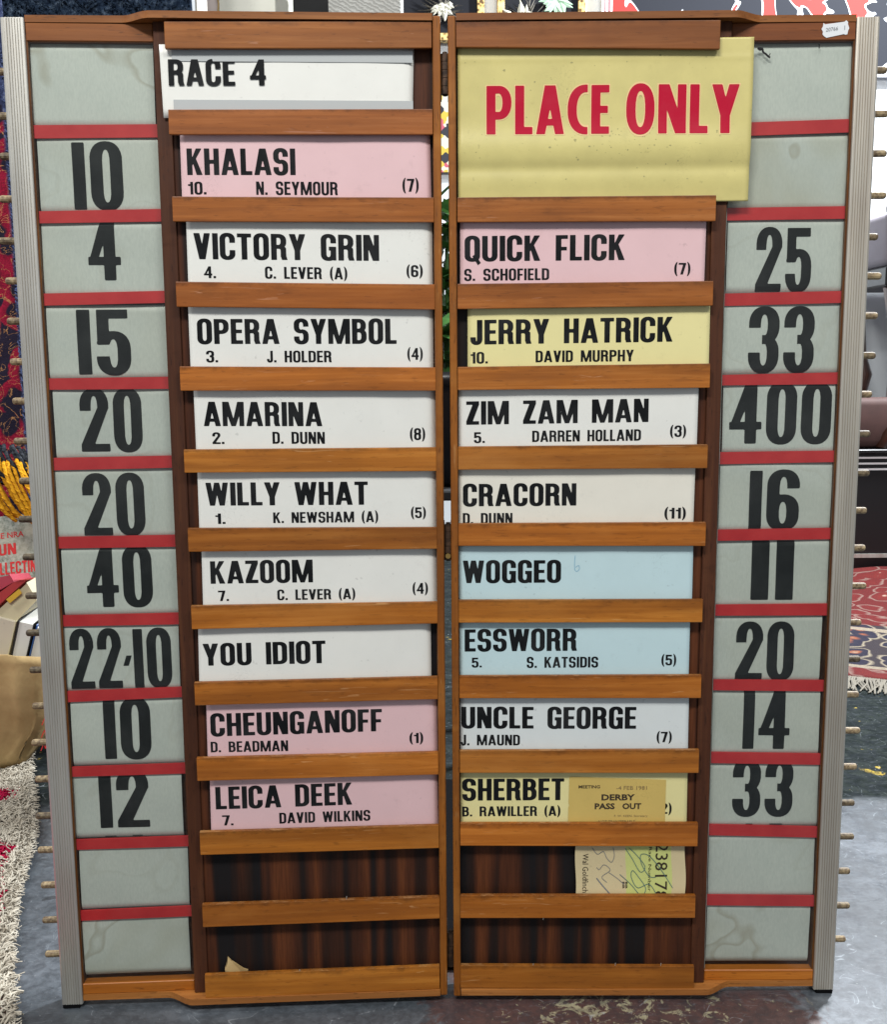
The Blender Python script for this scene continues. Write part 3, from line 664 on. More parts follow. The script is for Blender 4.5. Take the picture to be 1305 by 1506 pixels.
NUMS = {
  (-1,1):[('10', -0.4457, -0.386, 1.0322, 1.1104)],
  (-1,2):[('4', -0.4328, -0.3935, 0.9481, 1.0262)],
  (-1,3):[('15', -0.4512, -0.3867, 0.834, 0.913)],
  (-1,4):[('20', -0.4532, -0.3772, 0.7383, 0.8157)],
  (-1,5):[('20', -0.4556, -0.3788, 0.6322, 0.71)],
  (-1,6):[('40', -0.4561, -0.3737, 0.5396, 0.6181)],
  (-1,7):[('22', -0.4829, -0.4175, 0.432, 0.5103), ("'", -0.4159, -0.4047, 0.4614, 0.4749), ('10', -0.4023, -0.3539, 0.4316, 0.5097)],
  (-1,8):[('10', -0.4447, -0.3846, 0.3369, 0.4178)],
  (-1,9):[('12', -0.4559, -0.3914, 0.242, 0.3203)],
  (1,2):[('25', 0.3813, 0.4499, 0.9297, 1.0065)],
  (1,3):[('33', 0.3754, 0.4577, 0.8304, 0.9103)],
  (1,4):[('400', 0.3548, 0.4829, 0.7409, 0.8172)],
  (1,5):[('16', 0.383, 0.4471, 0.63, 0.7063)],
  (1,6):[('11', 0.389, 0.4433, 0.5381, 0.6159)],
  (1,7):[('20', 0.3724, 0.448, 0.4306, 0.5079)],
  (1,8):[('14', 0.3852, 0.4463, 0.3367, 0.4168)],
  (1,9):[('33', 0.3738, 0.4541, 0.2438, 0.3217)],
}

# ------------------------------------------------------------------ the betting board
FLOOR = -0.008
X0 = 0.0029; TH = {-1: 0.0523, 1: 0.0101}
LEAF = {s: Matrix.Translation((s*X0, 0, 0)) @ Matrix.Rotation(-s*TH[s], 4, 'Z') for s in (-1, 1)}
board = empty("bookmakers_board", (0, 0, FLOOR))
tag(board, "tall folding wooden bookmaker's board, two hinged leaves with slats and odds windows", "betting board")
inv = Matrix.Translation((0, 0, -FLOOR))
hills = [(1.1444, 1.1297), ]
def col_of(i, side):
    # the varnish is redder at the top of the board, more orange lower down
    t = i/12; a = (0.84, 0.73, 1.15); c = (1.06, 0.93, 0.85); k = min(1, max(0, (t-0.04)*2.2))
    j = 0.84+rnd.random()*0.26
    return tuple((a[q]*(1-k)+c[q]*k)*j*(1+(rnd.random()-.5)*0.09) for q in range(3)) + (1,)
KNZ = [1.1949, 1.1438, 1.0969, 1.0467, 0.9968, 0.9488, 0.9000, 0.8502, 0.8015, 0.7512, 0.7008, 0.6520, 0.6030, 0.5525, 0.5035, 0.4541, 0.4056, 0.3558, 0.3055, 0.2545, 0.2067, 0.1570, 0.1070, 0.0580]
TIP = {-1: [.5340, .5345, .5362, .5398, .5436, .5389, .5400, .5394, .5397, .5412, .5379, .5416, .5395, .5392, .5414, .5400, .5395, .5435, .5422, .5444, .5445, .5431, .5443, .5436],
       1: [.5377, .5418, .5425, .5443, .5367, .5434, .5412, .5411, .5388, .5392, .5407, .5396, .5402, .5438, .5398, .5408, .5413, .5453, .5434, .5427, .5442, .5412, .5432, .5399]}
LIN = {-1: [(-0.4877, -0.3441), (-0.486, -0.3421), (-0.4872, -0.3423), (-0.487, -0.3428), (-0.4848, -0.3422), (-0.4877, -0.3422), (-0.4859, -0.3420), (-0.4895, -0.344), (-0.4859, -0.3432), (-0.4887, -0.3482), (-0.486, -0.3446), (-0.4872, -0.3472)],
       1: [(0.3427, 0.4885), (0.3451, 0.4885), (0.3455, 0.4885), (0.3435, 0.488), (0.3464, 0.487), (0.3449, 0.4875), (0.3445, 0.4875), (0.3429, 0.4826), (0.3447, 0.485), (0.3443, 0.4875), (0.3451, 0.4865), (0.3449, 0.484)]}
# tips of the next numbers on the rolled scrolls
SLIVERS = {(-1, 9): [('-', -.4515, -.4365, .2240, .2360), ('-', -.4154, -.4022, .2243, .2363)], (1, 9): [('-', .3932, .4022, .2262, .2382), ('-', .4247, .4418, .2262, .2382)]}
def linen_y(side, i):
    zt = 1.2235 if i == 0 else 1.1157-0.1*(i-1)+0.003
    zb = 0.0335 if i == 11 else 1.1305-0.1*i-0.003
    ph = rnd.random()*6
    def f(x, z):
        e = max(0.0, 1-min(zt-z, z-zb)/0.009)
        return 0.026 + 0.0035*e*e + 0.0006*math.sin(x*24+ph) + 0.0003*math.sin(z*70+x*25+ph)
    return f, zt, zb
KNOB = None
def knob_mesh():
    global KNOB
    prof = [(-0.02, .0042), (0, .0042), (.0, .0044), (.0205, .0045), (.0225, .0040), (.0235, .0028), (.0238, 0.0008)]
    mb = MB(); n = 12; vs = []; fs = []
    for x, r in prof:
        for j in range(n): vs.append((x-.0238, r*math.cos(2*math.pi*j/n), r*math.sin(2*math.pi*j/n)))
    for i in range(len(prof)-1):
        for j in range(n): fs.append((i*n+j, i*n+(j+1) % n, (i+1)*n+(j+1) % n, (i+1)*n+j))
    fs.append(tuple((len(prof)-1)*n+j for j in range(n)))
    me = bpy.data.meshes.new('roller_knob'); me.from_pydata(vs, [], fs); me.materials.append(MAT['knob']); me.update(); KNOB = me
knob_mesh()

for side in (-1, 1):
    def X(a, c): return (min(side*a, side*c), max(side*a, side*c))     # outward distances -> local x range
    # back panel of the inner bay is the leaf's own body
    mb = MB(); xa, xb = X(.0105, .3245)
    mb.box(xa, xb, .0165, .0205, .012, 1.245)
    leaf = mb.build('leaf', ['veneer'], board, matrix=inv @ LEAF[side])
    P = lambda name, mb, mats, smooth=False: mb.build(name, mats, leaf, smooth)
    # outer bay: backing board
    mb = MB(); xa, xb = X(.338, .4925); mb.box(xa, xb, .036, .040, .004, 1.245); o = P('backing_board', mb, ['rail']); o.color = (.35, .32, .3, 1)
    # hinge stile with a slightly rounded top
    mb = MB(); xa, xb = X(.0014, .0108)
    mb.bbox(xa, xb, -.0008, .048, .0008 if side > 0 else .0025, 1.2505, .0016, seg=2); o = P('hinge_stile', mb, ['stile']); o.color = (1.05, 1, .9, 1)
    # divider between name bay and odds bay
    mb = MB(); xa, xb = X(.3222, .3402); mb.bbox(xa, xb, .0125, .046, .0116, 1.2450, .0007); o = P('divider', mb, ['divider'])
    o.color = (1, 1, 1, 1)
    mb = MB(); xa, xb = X(.4880, .4905); mb.box(xa, xb, .0205, .046, .02, 1.23); o = P('side_lining', mb, ['stile']); o.color = (.45, .42, .4, 1)
    # top and bottom boards with an ogee where the deep bay meets the shallow one
    og = []
    for k in range(13):
        t = k/12; og.append((.340+.037*t, .0195*(t*t*(3-2*t))-.002))
    outline = [(.0112, -.002)]+og+[(.4895, .0185), (.4895, .048), (.0112, .048)]
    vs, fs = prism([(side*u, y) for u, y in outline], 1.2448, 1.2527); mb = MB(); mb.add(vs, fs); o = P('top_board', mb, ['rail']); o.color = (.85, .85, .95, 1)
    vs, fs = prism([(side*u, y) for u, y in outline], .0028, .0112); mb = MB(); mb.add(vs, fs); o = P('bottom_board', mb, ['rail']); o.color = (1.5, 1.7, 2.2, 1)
    # outer rails
    mb = MB(); xa, xb = X(.3415, .4895); mb.bbox(xa, xb, .0190, .034, 1.2240, 1.2446, .0008)
    # upper rail block curves forward under the ogee
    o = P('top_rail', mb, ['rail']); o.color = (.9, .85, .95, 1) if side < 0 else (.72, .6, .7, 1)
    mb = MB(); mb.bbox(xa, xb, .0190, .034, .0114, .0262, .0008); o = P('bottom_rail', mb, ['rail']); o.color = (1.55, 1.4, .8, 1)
    # slats
    for i in range(13):
        if (side, i) == (1, 1): continue      # the big yellow sign fills this space
        S = SLATS[side][i]
        (ua, za), (ub, zb), (uc, zc), (ud, zd) = S
        bm = bmesh.new(); vv = []
        for (u, zt, zb2) in ((ua, za, zb), (uc, zc, zd)):
            for y in (0.0, .0062):
                for z in (zb2, zt): vv.append(bm.verts.new((u, y, z)))
        for f in [(0, 1, 3, 2), (4, 6, 7, 5), (0, 4, 5, 1), (2, 3, 7, 6), (0, 2, 6, 4), (1, 5, 7, 3)]: bm.faces.new([vv[q] for q in f])
        bmesh.ops.recalc_face_normals(bm, faces=bm.faces)
        bmesh.ops.bevel(bm, geom=list(bm.edges), offset=.0010, segments=2, affect='EDGES', profile=0.6)
        me = bpy.data.meshes.new('slat'); bm.to_mesh(me); bm.free(); me.materials.append(MAT['slat'])
        o = bpy.data.objects.new('slat', me); COL.objects.link(o); o.parent = leaf; o.color = col_of(i, side)
    # odds cells: red strips and painted linen scrolls
    for i in range(11):
        S = REDS[side][i]; (ua, za), (ub, zb), (uc, zc), (ud, zd) = S
        vs = [(u, y, z) for (u, zt, zz) in ((ua, za, zb), (uc, zc, zd)) for y in (.0235, .0262) for z in (zz, zt)]
        mb = MB(); mb.add(vs, [(0, 1, 3, 2), (4, 6, 7, 5), (0, 4, 5, 1), (2, 3, 7, 6), (0, 2, 6, 4), (1, 5, 7, 3)]); P('red_strip', mb, ['red'])
    for i in range(12):
        f, zt, zb = linen_y(side, i); x0, x1 = LIN[side][i]; mb = MB(); nx, nz = 12, 40
        sk = (rnd.random()-.5)*.002
        vs = [(x0+(x1-x0)*a/nx + sk*(c/nz-.5), f(x0+(x1-x0)*a/nx, zb+(zt-zb)*c/nz), zb+(zt-zb)*c/nz) for c in range(nz+1) for a in range(nx+1)]
        fs = [(c*(nx+1)+a, c*(nx+1)+a+1, (c+1)*(nx+1)+a+1, (c+1)*(nx+1)+a) for c in range(nz) for a in range(nx)]
        mb.add(vs, fs, 0); k = len(mb.f)
        for (t, u0, u1, z0, z1) in NUMS.get((side, i), [])+SLIVERS.get((side, i), []):
            def place(x, z, f=f, zt=zt, zb=zb): return (x, f(x, min(max(z, zb), zt))-.0004, z)
            # the scroll disappears behind the strips: keep only what lies on the sheet
            text_mesh(mb, t, 'o', u0, u1, z0, z1, z0, z1, place, 0, 1, gap=.075)
        st = 'linenstain' if (side, i) in ((-1, 0), (1, 11), (-1, 11), (1, 1)) else 'linen'
        o = P('odds_scroll', mb, [st, 'oddsink'], False)
        for pl in o.data.polygons:
            if pl.material_index == 0: pl.use_smooth = True
    mb = MB(); xa, xb = X(.3400, .4882); mb.box(xa, xb, .0212, .0224, .0265, 1.2238); P('glass_pane', mb, ['glass'])
    if side > 0: mb = MB(); mb.box(.3406, .3428, .0206, .0211, .0275, 1.03); P('glass_edge', mb, ['glassedge'])
    # fluted aluminium channel on the outer edge
    pr = [(.4902, .046), (.4902, .0182)]; u = .4912; pr.append((u-.0002, .0172))
    flat = .0228
    for k in range(7):
        pr += [(u+.0006, .0168), (u+.0024, .0168), (u+.0028, .0180), (u+.0031, .0180)]; u += .00315
    pr += [(.5150, .0168), (.5172, .0180), (.5178, .020), (.5178, .046)]
    vs, fs = prism([(side*a, y) for a, y in pr], -.0015, 1.2496); mb = MB(); mb.add(vs, fs); o = P('edge_channel', mb, ['alu']); o.color = (1, 1, 1, 1) if side < 0 else (1.0, .955, .90, 1)
    mb = MB(); xa, xb = X(.494, .517); mb.bbox(xa, xb, .018, .045, FLOOR, -.0016, .001); P('foot', mb, ['rubber'])
    for k in range(24):
        o = bpy.data.objects.new('roller_knob', KNOB); COL.objects.link(o); o.parent = leaf
        o.location = (side*TIP[side][k], .042, KNZ[k])
        o.rotation_euler = (rnd.random()*6, 0, 0 if side > 0 else math.pi); g = .32+.60*rnd.random()
        if side < 0 and 9 < k < 16: g *= .55
        o.color = (g, g*.97, g*.93, 1)
    PINS = [(-.1345, .1440, .004), (-.1990, .0445, .002)] if side < 0 else [(.2180, .0445, .003), (.2790, .0440, .003), (.1080, .0445, .002), (.1210, .1105, .003)]
    for (x, z, l) in PINS:
        mb = MB(); mb.tube([(x, .0015, z-.001), (x+.0004, .0012, z+l)], [.0005, .0007], 5); P('pin', mb, ['alu'])
    # bits of tape, sticker and splinters that belong to this leaf
    if side > 0:
        mb = MB(); pts = [(.4494, 1.2440), (.4530, 1.2412)]
        hexa = [(.4503, 1.2433), (.4525, 1.2418), (.4752, 1.2445), (.4775, 1.2462), (.4798, 1.2440), (.4795, 1.2420), (.4814, 1.2372), (.4800, 1.2340), (.4795, 1.2303), (.4772, 1.2297), (.4752, 1.2305), (.4545, 1.2265), (.4515, 1.2285), (.4498, 1.2305), (.4502, 1.2335), (.4483, 1.2365), (.4500, 1.2395)]
        vs, fs = prism(hexa, 0, 1); vs = [(x, .0187-.0004*k_, z) for (x, z, k_) in vs]; mb.add(vs, fs)
        type_mesh(mb, "20766", .4535, .4680, 1.2326, 1.2372, lambda x, z: (x, .0181, z+(x-.45)*.12), .02, mi=1)
        type_mesh(mb, "1", .4755, .4763, 1.2352, 1.2402, lambda x, z: (x, .0181, z), .02, mi=1)
        P('price_label', mb, ['label', 'labelink'])
        mb = MB(); pl = lambda x, z: (x, .0208, z)
        scrawl(mb, [(.3735, 1.2160), (.3770, 1.2158), (.3795, 1.2150), (.3803, 1.2118), (.3835, 1.2095), (.3862, 1.2070), (.3890, 1.2052)], .0024, pl)
        scrawl(mb, [(.3862, 1.2070), (.3880, 1.2080), (.3890, 1.2105)], .0009, pl); scrawl(mb, [(.3735, 1.2160), (.3762, 1.2140), (.3790, 1.2145)], .0016, pl)
        scrawl(mb, [(.4470, 1.2195), (.4473, 1.2150)], .0012, pl); scrawl(mb, [(.4462, 1.2200), (.4482, 1.2190)], .0009, pl)
        P('peeled_sealant', mb, ['blackmatt'])
    else:
        mb = MB(); A = [(-.2985, .0457), (-.2978, .0500), (-.2968, .0478), (-.2962, .0550), (-.2955, .0500), (-.2948, .0610), (-.2925, .0590), (-.2900, .0563), (-.2860, .0540), (-.2800, .0500), (-.2740, .0462), (-.2680, .0440), (-.2680, .030), (-.2960, .030)]
        vs, fs = prism(A, 0, 1); vs = [(x, .0085+.0022*k_+.004*max(0, z-.045)/.015, z) for (x, z, k_) in vs]; mb.add(vs, fs); P('splintered_card_stub', mb, ['kraft'])

# hinges
for z0, z1 in ((1.1625, 1.2090), (.5970, .6430), (.0420, .0910)):
    mb = MB(); n = 14; seg = 5
    for k in range(seg):
        a = z0+(z1-z0)*k/seg+.0003; c = z0+(z1-z0)*(k+1)/seg-.0003
        mb.tube([(0.0008, .0060, a), (0.0008, .0060, c)], .0056, n)
    mb.tube([(0.0008, .0060, z0-.0012), (0.0008, .0060, z1+.0022)], .0030, 10)
    mb.box(-.0048, -.0034, .006, .040, z0, z1); mb.box(.0042, .0055, .006, .040, z0, z1)
    h = mb.build('hinge', ['hinge'], board, matrix=inv)
    if z0 > .5 and z0 < .7:
        s = MB(); s.tube([(.0005, -.0015, .603), (.0005, .003, .603)], .0034, 10); s.build('screw', ['brass'], h)

# ------------------------------------------------------------------ name cards
LAB = {
 'race': "long white heading card reading RACE 4 with grey film strips, top slot of left leaf",
 'khalasi': "pink card reading KHALASI, N. SEYMOUR (7), held by the slats of the left leaf",
 'victory': "white card reading VICTORY GRIN, C. LEVER (A), below the pink KHALASI card",
 'opera': "white card reading OPERA SYMBOL with jockey J. HOLDER and (4)",
 'amarina': "white card reading AMARINA with jockey D. DUNN and (8)",
 'willy': "white card reading WILLY WHAT with K. NEWSHAM (A) and (5)",
 'kazoom': "white card reading KAZOOM with number 7 and C. LEVER (A)",
 'idiot': "plain white card reading only YOU IDIOT, set further left than its neighbours",
 'cheung': "pink card reading CHEUNGANOFF with jockey D. BEADMAN",
 'leica': "pink card reading LEICA DEEK with DAVID WILKINS, lowest card of left leaf",
 'place': "large creased yellow card reading PLACE ONLY in red, sticking out over the odds window",
 'quick': "pink card reading QUICK FLICK with S. SCHOFIELD below the yellow sign",
 'jerry': "yellow card reading JERRY HATRICK with DAVID MURPHY",
 'zim': "white card reading ZIM ZAM MAN with DARREN HOLLAND",
 'cracorn': "cream white card reading CRACORN with D. DUNN cut off by the slat",
 'woggeo': "light blue card reading WOGGEO with a small handwritten 6",
 'ess': "light blue card reading ESSWORR with S. KATSIDIS and (5)",
 'uncle': "bluish white card reading UNCLE GEORGE with J. MAUND",
 'sherbet': "yellow card reading SHERBET with B. RAWILLER, partly hidden by the buff ticket",
}
for key, side, colr, (xlt, xlb, xrt, xrb, zt, zb), runs in CARDS:
    r = random.Random(key); ph = r.random()*6; lean = .0006*(r.random()-.3)
    full = key in ('race', 'place')
    ZT, ZB = (zt, zb) if full else (zt+.012, zb-.016)
    if key == 'place':
        def disp(x, z):
            c = z-1.0835; bulge = -.0030*math.exp(-((z-1.100)/.020)**2) + .0012*math.exp(-((z-1.0770)/.007)**2) - .0006*math.exp(-((z-1.060)/.010)**2)
            bulge -= .0003*math.exp(-((z-1.203)/.003)**2)
            e = max(0, x-.325)/.05
            k = 1 if x < .325 else 1-.3*e
            return bulge*k + .0009*math.sin(x*14+1)*math.exp(-((z-1.13)/.07)**2) - .0045*e*e*math.exp(-((z-1.16)/.06)**2)
        Y0 = .0085
    else:
        inner = xrt if side < 0 else xlt
        def disp(x, z, ph=ph, r=r, inner=inner, zt=zt):
            d = .00025*math.sin(x*26+ph)+.0002*math.sin(x*61+ph*2)*((z-zt)/.08+1)
            if side > 0 : return d+max(0, .0030-abs(x-inner))*.3
            e = max(0, .0085-abs(x-inner)); return d+e*.42
        Y0 = .0088
    cx, cz = (xlt+xrt)/2, (ZT+ZB)/2
    T = LEAF[side] @ Matrix.Translation((cx, Y0, cz))
    nx, nz = (60, 90) if key == 'place' else (48, 8); vs = []
    for back in (0, 1):
        for c in range(nz+1):
            for a in range(nx+1):
                t = c/nz; z = ZB+(ZT-ZB)*t; w = (z-zb)/(zt-zb); xl = xlb+(xlt-xlb)*w; xr = xrb+(xrt-xrb)*w
                x = xl+(xr-xl)*a/nx; vs.append((x-cx, disp(x, z)+.0006*back, z-cz))
    K = (nx+1)*(nz+1); fs = []
    for c in range(nz):
        for a in range(nx):
            i0 = c*(nx+1)+a; fs.append((i0, i0+1, i0+nx+2, i0+nx+1)); fs.append((K+i0, K+i0+nx+1, K+i0+nx+2, K+i0+1))
    bd = [a for a in range(nx)]; 
    for a in range(nx): fs.append((a, K+a, K+a+1, a+1)); q = nz*(nx+1)+a; fs.append((q, q+1, K+q+1, K+q))
    for c in range(nz): q = c*(nx+1); fs.append((q, q+nx+1, K+q+nx+1, K+q)); q += nx; fs.append((q, K+q, K+q+nx+1, q+nx+1))
    card = new_obj('sign_card' if key == 'place' else 'name_card', vs, fs, ['placeyellow' if key == 'place' else colr], None, None, False)
    for pl in card.data.polygons: pl.use_smooth = len(pl.vertices) == 4 and abs(pl.normal.y) > .5
    card.matrix_world = T
    tag(card, LAB[key], 'sign' if key == 'place' else 'name card', None if key == 'place' else 'name cards slotted behind the slats')
    place = lambda x, z: (x-cx, disp(x, z)-.00025, z-cz)
    for (t, st, u0, u1, zb0, zt0, zb1, zt1) in runs:
        mb = MB(); text_mesh(mb, t, st, u0, u1, zb0, zt0, zb1, zt1, (lambda x, z: (x-cx, disp(x, z)-.0005, z-cz)) if key == 'place' else place)
        mb.build('lettering', ['redink' if key == 'place' else 'ink'], card)
        if key == 'place':
            mb = MB(); text_mesh(mb, t, st, u0, u1, zb0, zt0, zb1, zt1, place, iso=-.022); mb.build('lettering_outline', ['halo'], card)
    if key == 'place':
        g = MB(); R_ = random.Random(4)
        for q in range(150):
            zc = R_.gauss(1.112, .012) if q < 95 else R_.uniform(1.06, 1.215); xc_ = R_.gauss(.20, .055) if q < 95 else R_.uniform(.02, .35)
            if not (.02 < xc_ < .35 and 1.056 < zc < 1.225): continue
            rr_ = R_.uniform(.0002, .0009)*(1 if R_.random() < .8 else 1.8); k_ = 6; ps = [(xc_+rr_*R_.uniform(.5, 1.6)*math.cos(2*math.pi*t/k_), zc+rr_*R_.uniform(.5, 1.2)*math.sin(2*math.pi*t/k_)) for t in range(k_)]
            g.add([(a-cx, disp(a, b_)-.00018, b_-cz) for a, b_ in ps], [tuple(range(k_))])
        gs = g.build('grime_specks', ['speck'], card); gs['kind'] = 'stuff'
    if key == 'race':
        for (za, zc) in ((1.1995, 1.2125), (1.1425, 1.1560)):
            mb = MB(); mb.box(-.3185-cx, -.0345-cx, -.0010, -.0005, za-cz, zc-cz); mb.build('film_strip', ['greyplastic'], card)
        [c for c in card.children if c.name.startswith('lettering')][0].location.y = -.0010
    if key == 'woggeo':
        mb = MB(); scrawl(mb, [(.1597, .6011), (.1589, .5914), (.1594, .5827), (.1620, .5805), (.1650, .5834), (.1642, .5880), (.1602, .5856)], .0007, place)
        mb.build('pen_mark', ['penblue'], card)
# racecourse ticket tucked in front of the SHERBET card
cx, cz = .2172, .2700
T = LEAF[1] @ Matrix.Translation((cx, .0078, cz)); mb = MB()
out = [(.1551, .3054), (.1590, .3062), (.2817, .3014), (.2812, .2300), (.1536, .2300), (.1540, .2640), (.1552, .2668), (.1543, .2700)]
vs, fs = prism(out, 0, 1); mb.add([(x-cx, .0004*k, z-cz) for x, z, k in vs], fs)
tk = mb.build('race_ticket', ['ticket']); tk.matrix_world = T
tag(tk, "small buff ticket printed DERBY PASS OUT tucked over the yellow SHERBET card", "ticket")
pl = lambda x, z: (x-cx, -.00025, z-cz)
mb = MB()
type_mesh(mb, "MEETING", .1672, .1953, .2903, .2947, pl, .02); mb.build("lettering", ["printink"], tk); mb = MB(); type_mesh(mb, "DERBY", .1974, .2413, .2737, .2821, pl, .035)
type_mesh(mb, "PASS", .1886, .2150, .2614, .2698, pl, .035); type_mesh(mb, "OUT", .2250, .2498, .2614, .2698, pl, .035)
mb.build('lettering', ['printink'], tk)
mb = MB(); type_mesh(mb, "-4 FEB 1981", .2168, .2568, .2881, .2934, pl, .0); mb.build("faint_print", ["faintink"], tk); mb = MB(); type_mesh(mb, "F. W. KEEN, Secretary", .2145, .2584, .2498, .2536, pl)
type_mesh(mb, "NOT TRANSFERABLE", .1942, .2421, .2425, .2462, pl, .01); mb.build('faint_print', ['faintink'], tk)
# slip with number and scrawl in the empty slot below
cx, cz = .2375, .1765; T = LEAF[1] @ Matrix.Translation((cx, .0085, cz)); mb = MB()
def sd(x, z): return .0012*math.sin((z-.14)*55)+.0008*math.sin((x-.16)*50)
x0s, x1s = .1645, .3100; nz = 24; nx = 24
def edge(z, x): return x+(.0016*math.sin((z-.135)*62) if x > .25 else .0010*math.sin((z-.13)*70))
vs = []; fs = []; mi = []
for c in range(nz+1):
    z = .1300+(.2200-.1300)*c/nz
    for a in range(nx+1):
        xl, xr = edge(z, x0s), edge(z, x1s); x = xl+(xr-xl)*a/nx; vs.append((x-cx, sd(x, z), z-cz))
for c in range(nz):
    for a in range(nx): fs.append((c*(nx+1)+a, c*(nx+1)+a+1, (c+1)*(nx+1)+a+1, (c+1)*(nx+1)+a)); mi.append(1 if 11 <= a < 21 else 0)
K = len(vs); vs += [(x, y+.0003, z) for x, y, z in vs]; fs += [tuple(q+K for q in f[::-1]) for f in fs]; mi += mi
sl = new_obj('betting_slip', vs, fs, ['slip', 'slipgreen'], None, mi, True); sl.matrix_world = T
tag(sl, "cream and green slip with pen scrawl and number 238178 turned sideways in an empty slot", "slip")
pl = lambda x, z: (x-cx, sd(x, z)-.0004, z-cz)
mb = MB(); type_mesh(mb, "238178", .2700, .2866, .1345, .2140, pl, .0, rot=True); mb.build("lettering", ["printink"], sl); mb = MB(); type_mesh(mb, "Wal Goldfinch", .1738, .1815, .1440, .1990, pl, .0, rot=True); mb.build("lettering", ["printink"], sl); mb = MB()
type_mesh(mb, "BB", .2271, .2300, .1500, .1591, pl, .02, rot=True); type_mesh(mb, "BB", .2310, .2338, .1500, .1591, pl, .02, rot=True)
type_mesh(mb, "Race Number", .2610, .2650, .1460, .2090, pl, .0, rot=True)
mb.build('lettering', ['printink'], sl)
mb = MB(); pl2 = lambda x, z: (x-cx, sd(x, z)-.0007, z-cz)
for s in ([(.1858, .2080), (.1931, .1985), (.2011, .2023), (.2058, .1927), (.2122, .1869), (.2156, .1965), (.2137, .2080)], [(.1924, .1793), (.1961, .1764), (.2023, .1831), (.2105, .1754), (.1998, .1659), (.2063, .1581)], [(.2090, .1720), (.2200, .1640), (.2290, .1560)]): scrawl(mb, s, .0007, pl2, 0)
scrawl(mb, [(.1927, .1640), (.2009, .1534), (.2111, .1418)], .0013, pl2, 0)
for s in ([(.2299, .2070), (.2391, .1926), (.2503, .1734), (.2565, .1811), (.2444, .1983), (.2344, .2079)], [(.2941, .1502), (.2773, .1772), (.2616, .1964), (.2507, .1983), (.2519, .1849), (.2621, .1676), (.2712, .1657)], [(.2233, .1696), (.2380, .1561), (.2518, .1407), (.2580, .1503), (.2486, .1657), (.2403, .1754), (.2387, .1658), (.2471, .1513), (.2624, .1561), (.2726, .1416)]): scrawl(mb, s, .0008, pl2, 1)
mb.build('pen_scrawl', ['pengrey', 'pengreen'], sl)

# ------------------------------------------------------------------ setting: floor and far wall
m, nt, b = mat('painted_concrete', 0.35)
v = coords(nt); n1 = noise_n(nt, v, 3.2, 6, 0.65, 0.4); n2 = noise_n(nt, v, 26, 6, 0.7, 0.6); n3 = noise_n(nt, v, 60, 5, 0.7, 0.3)
base = ramp(nt, n1, [(0.32, (0.034, 0.041, 0.048)), (0.50, (0.075, 0.088, 0.103)), (0.68, (0.135, 0.152, 0.175))])
base = mix(nt, ramp(nt, n2, [(0.52, B0), (0.75, (0.55,)*3)]), base, (0.035, 0.042, 0.050))
# shade of the furniture further back painted in as dark green, with yellow flecks
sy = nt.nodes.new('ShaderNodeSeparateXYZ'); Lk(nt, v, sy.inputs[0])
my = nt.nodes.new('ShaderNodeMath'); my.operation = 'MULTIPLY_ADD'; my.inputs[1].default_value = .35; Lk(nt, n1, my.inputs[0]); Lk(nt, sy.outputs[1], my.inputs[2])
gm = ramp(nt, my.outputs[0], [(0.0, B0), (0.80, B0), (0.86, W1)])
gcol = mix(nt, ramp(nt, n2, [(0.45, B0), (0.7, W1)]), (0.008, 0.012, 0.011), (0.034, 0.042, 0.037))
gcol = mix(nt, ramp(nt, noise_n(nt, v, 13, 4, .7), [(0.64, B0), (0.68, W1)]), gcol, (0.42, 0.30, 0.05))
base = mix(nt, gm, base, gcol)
# worn red paint with cream flakes in one patch before the board
tc = nt.nodes.new('ShaderNodeTexCoord'); mp = nt.nodes.new('ShaderNodeMapping'); mp.inputs['Location'].default_value = (-0.55, .14, 0); mp.inputs['Scale'].default_value = (2.5, 2.6, 1)
Lk(nt, tc.outputs['Object'], mp.inputs[0]); gr = nt.nodes.new('ShaderNodeTexGradient'); gr.gradient_type = 'SPHERICAL'; Lk(nt, mp.outputs[0], gr.inputs[0])
mx = nt.nodes.new('ShaderNodeMath'); mx.operation = 'MULTIPLY_ADD'; mx.inputs[1].default_value = .55; Lk(nt, n2, mx.inputs[0]); Lk(nt, gr.outputs['Fac'], mx.inputs[2])
red = ramp(nt, mx.outputs[0], [(0.62, B0), (0.68, (.85,)*3)])
base = mix(nt, red, base, (0.085, 0.038, 0.032))
nf = noise_n(nt, v, 34, 6, 0.75, 1.2)
ad = nt.nodes.new('ShaderNodeMath'); ad.operation = 'MULTIPLY_ADD'; ad.inputs[1].default_value = .22; Lk(nt, gr.outputs['Fac'], ad.inputs[0]); Lk(nt, nf, ad.inputs[2])
base = mix(nt, ramp(nt, ad.outputs[0], [(0.735, B0), (0.755, W1)]), base, (0.34, 0.31, 0.20))
# scratches
vo = N(nt, 'ShaderNodeTexVoronoi', Scale=5.0); vo.feature = 'DISTANCE_TO_EDGE'; dv = noise_n(nt, v, 4, 3)
vm = nt.nodes.new('ShaderNodeVectorMath'); vm.operation = 'ADD'; Lk(nt, v, vm.inputs[0]); Lk(nt, dv, vm.inputs[1]); Lk(nt, vm.outputs[0], vo.inputs['Vector'])
sm = nt.nodes.new('ShaderNodeMath'); sm.operation = 'LESS_THAN'; sm.inputs[1].default_value = .0045; Lk(nt, vo.outputs['Distance'], sm.inputs[0])
base = mix(nt, ramp(nt, n3, [(0.40, (0.55,)*3), (0.60, B0)]), base, (0.02, 0.024, 0.03))
base = mix(nt, ramp(nt, noise_n(nt, coords(nt, (1, 3.5, 1)), 38, 6, .8, .8), [(0.56, B0), (0.72, (.45,)*3)]), base, (0.19, 0.21, 0.235))
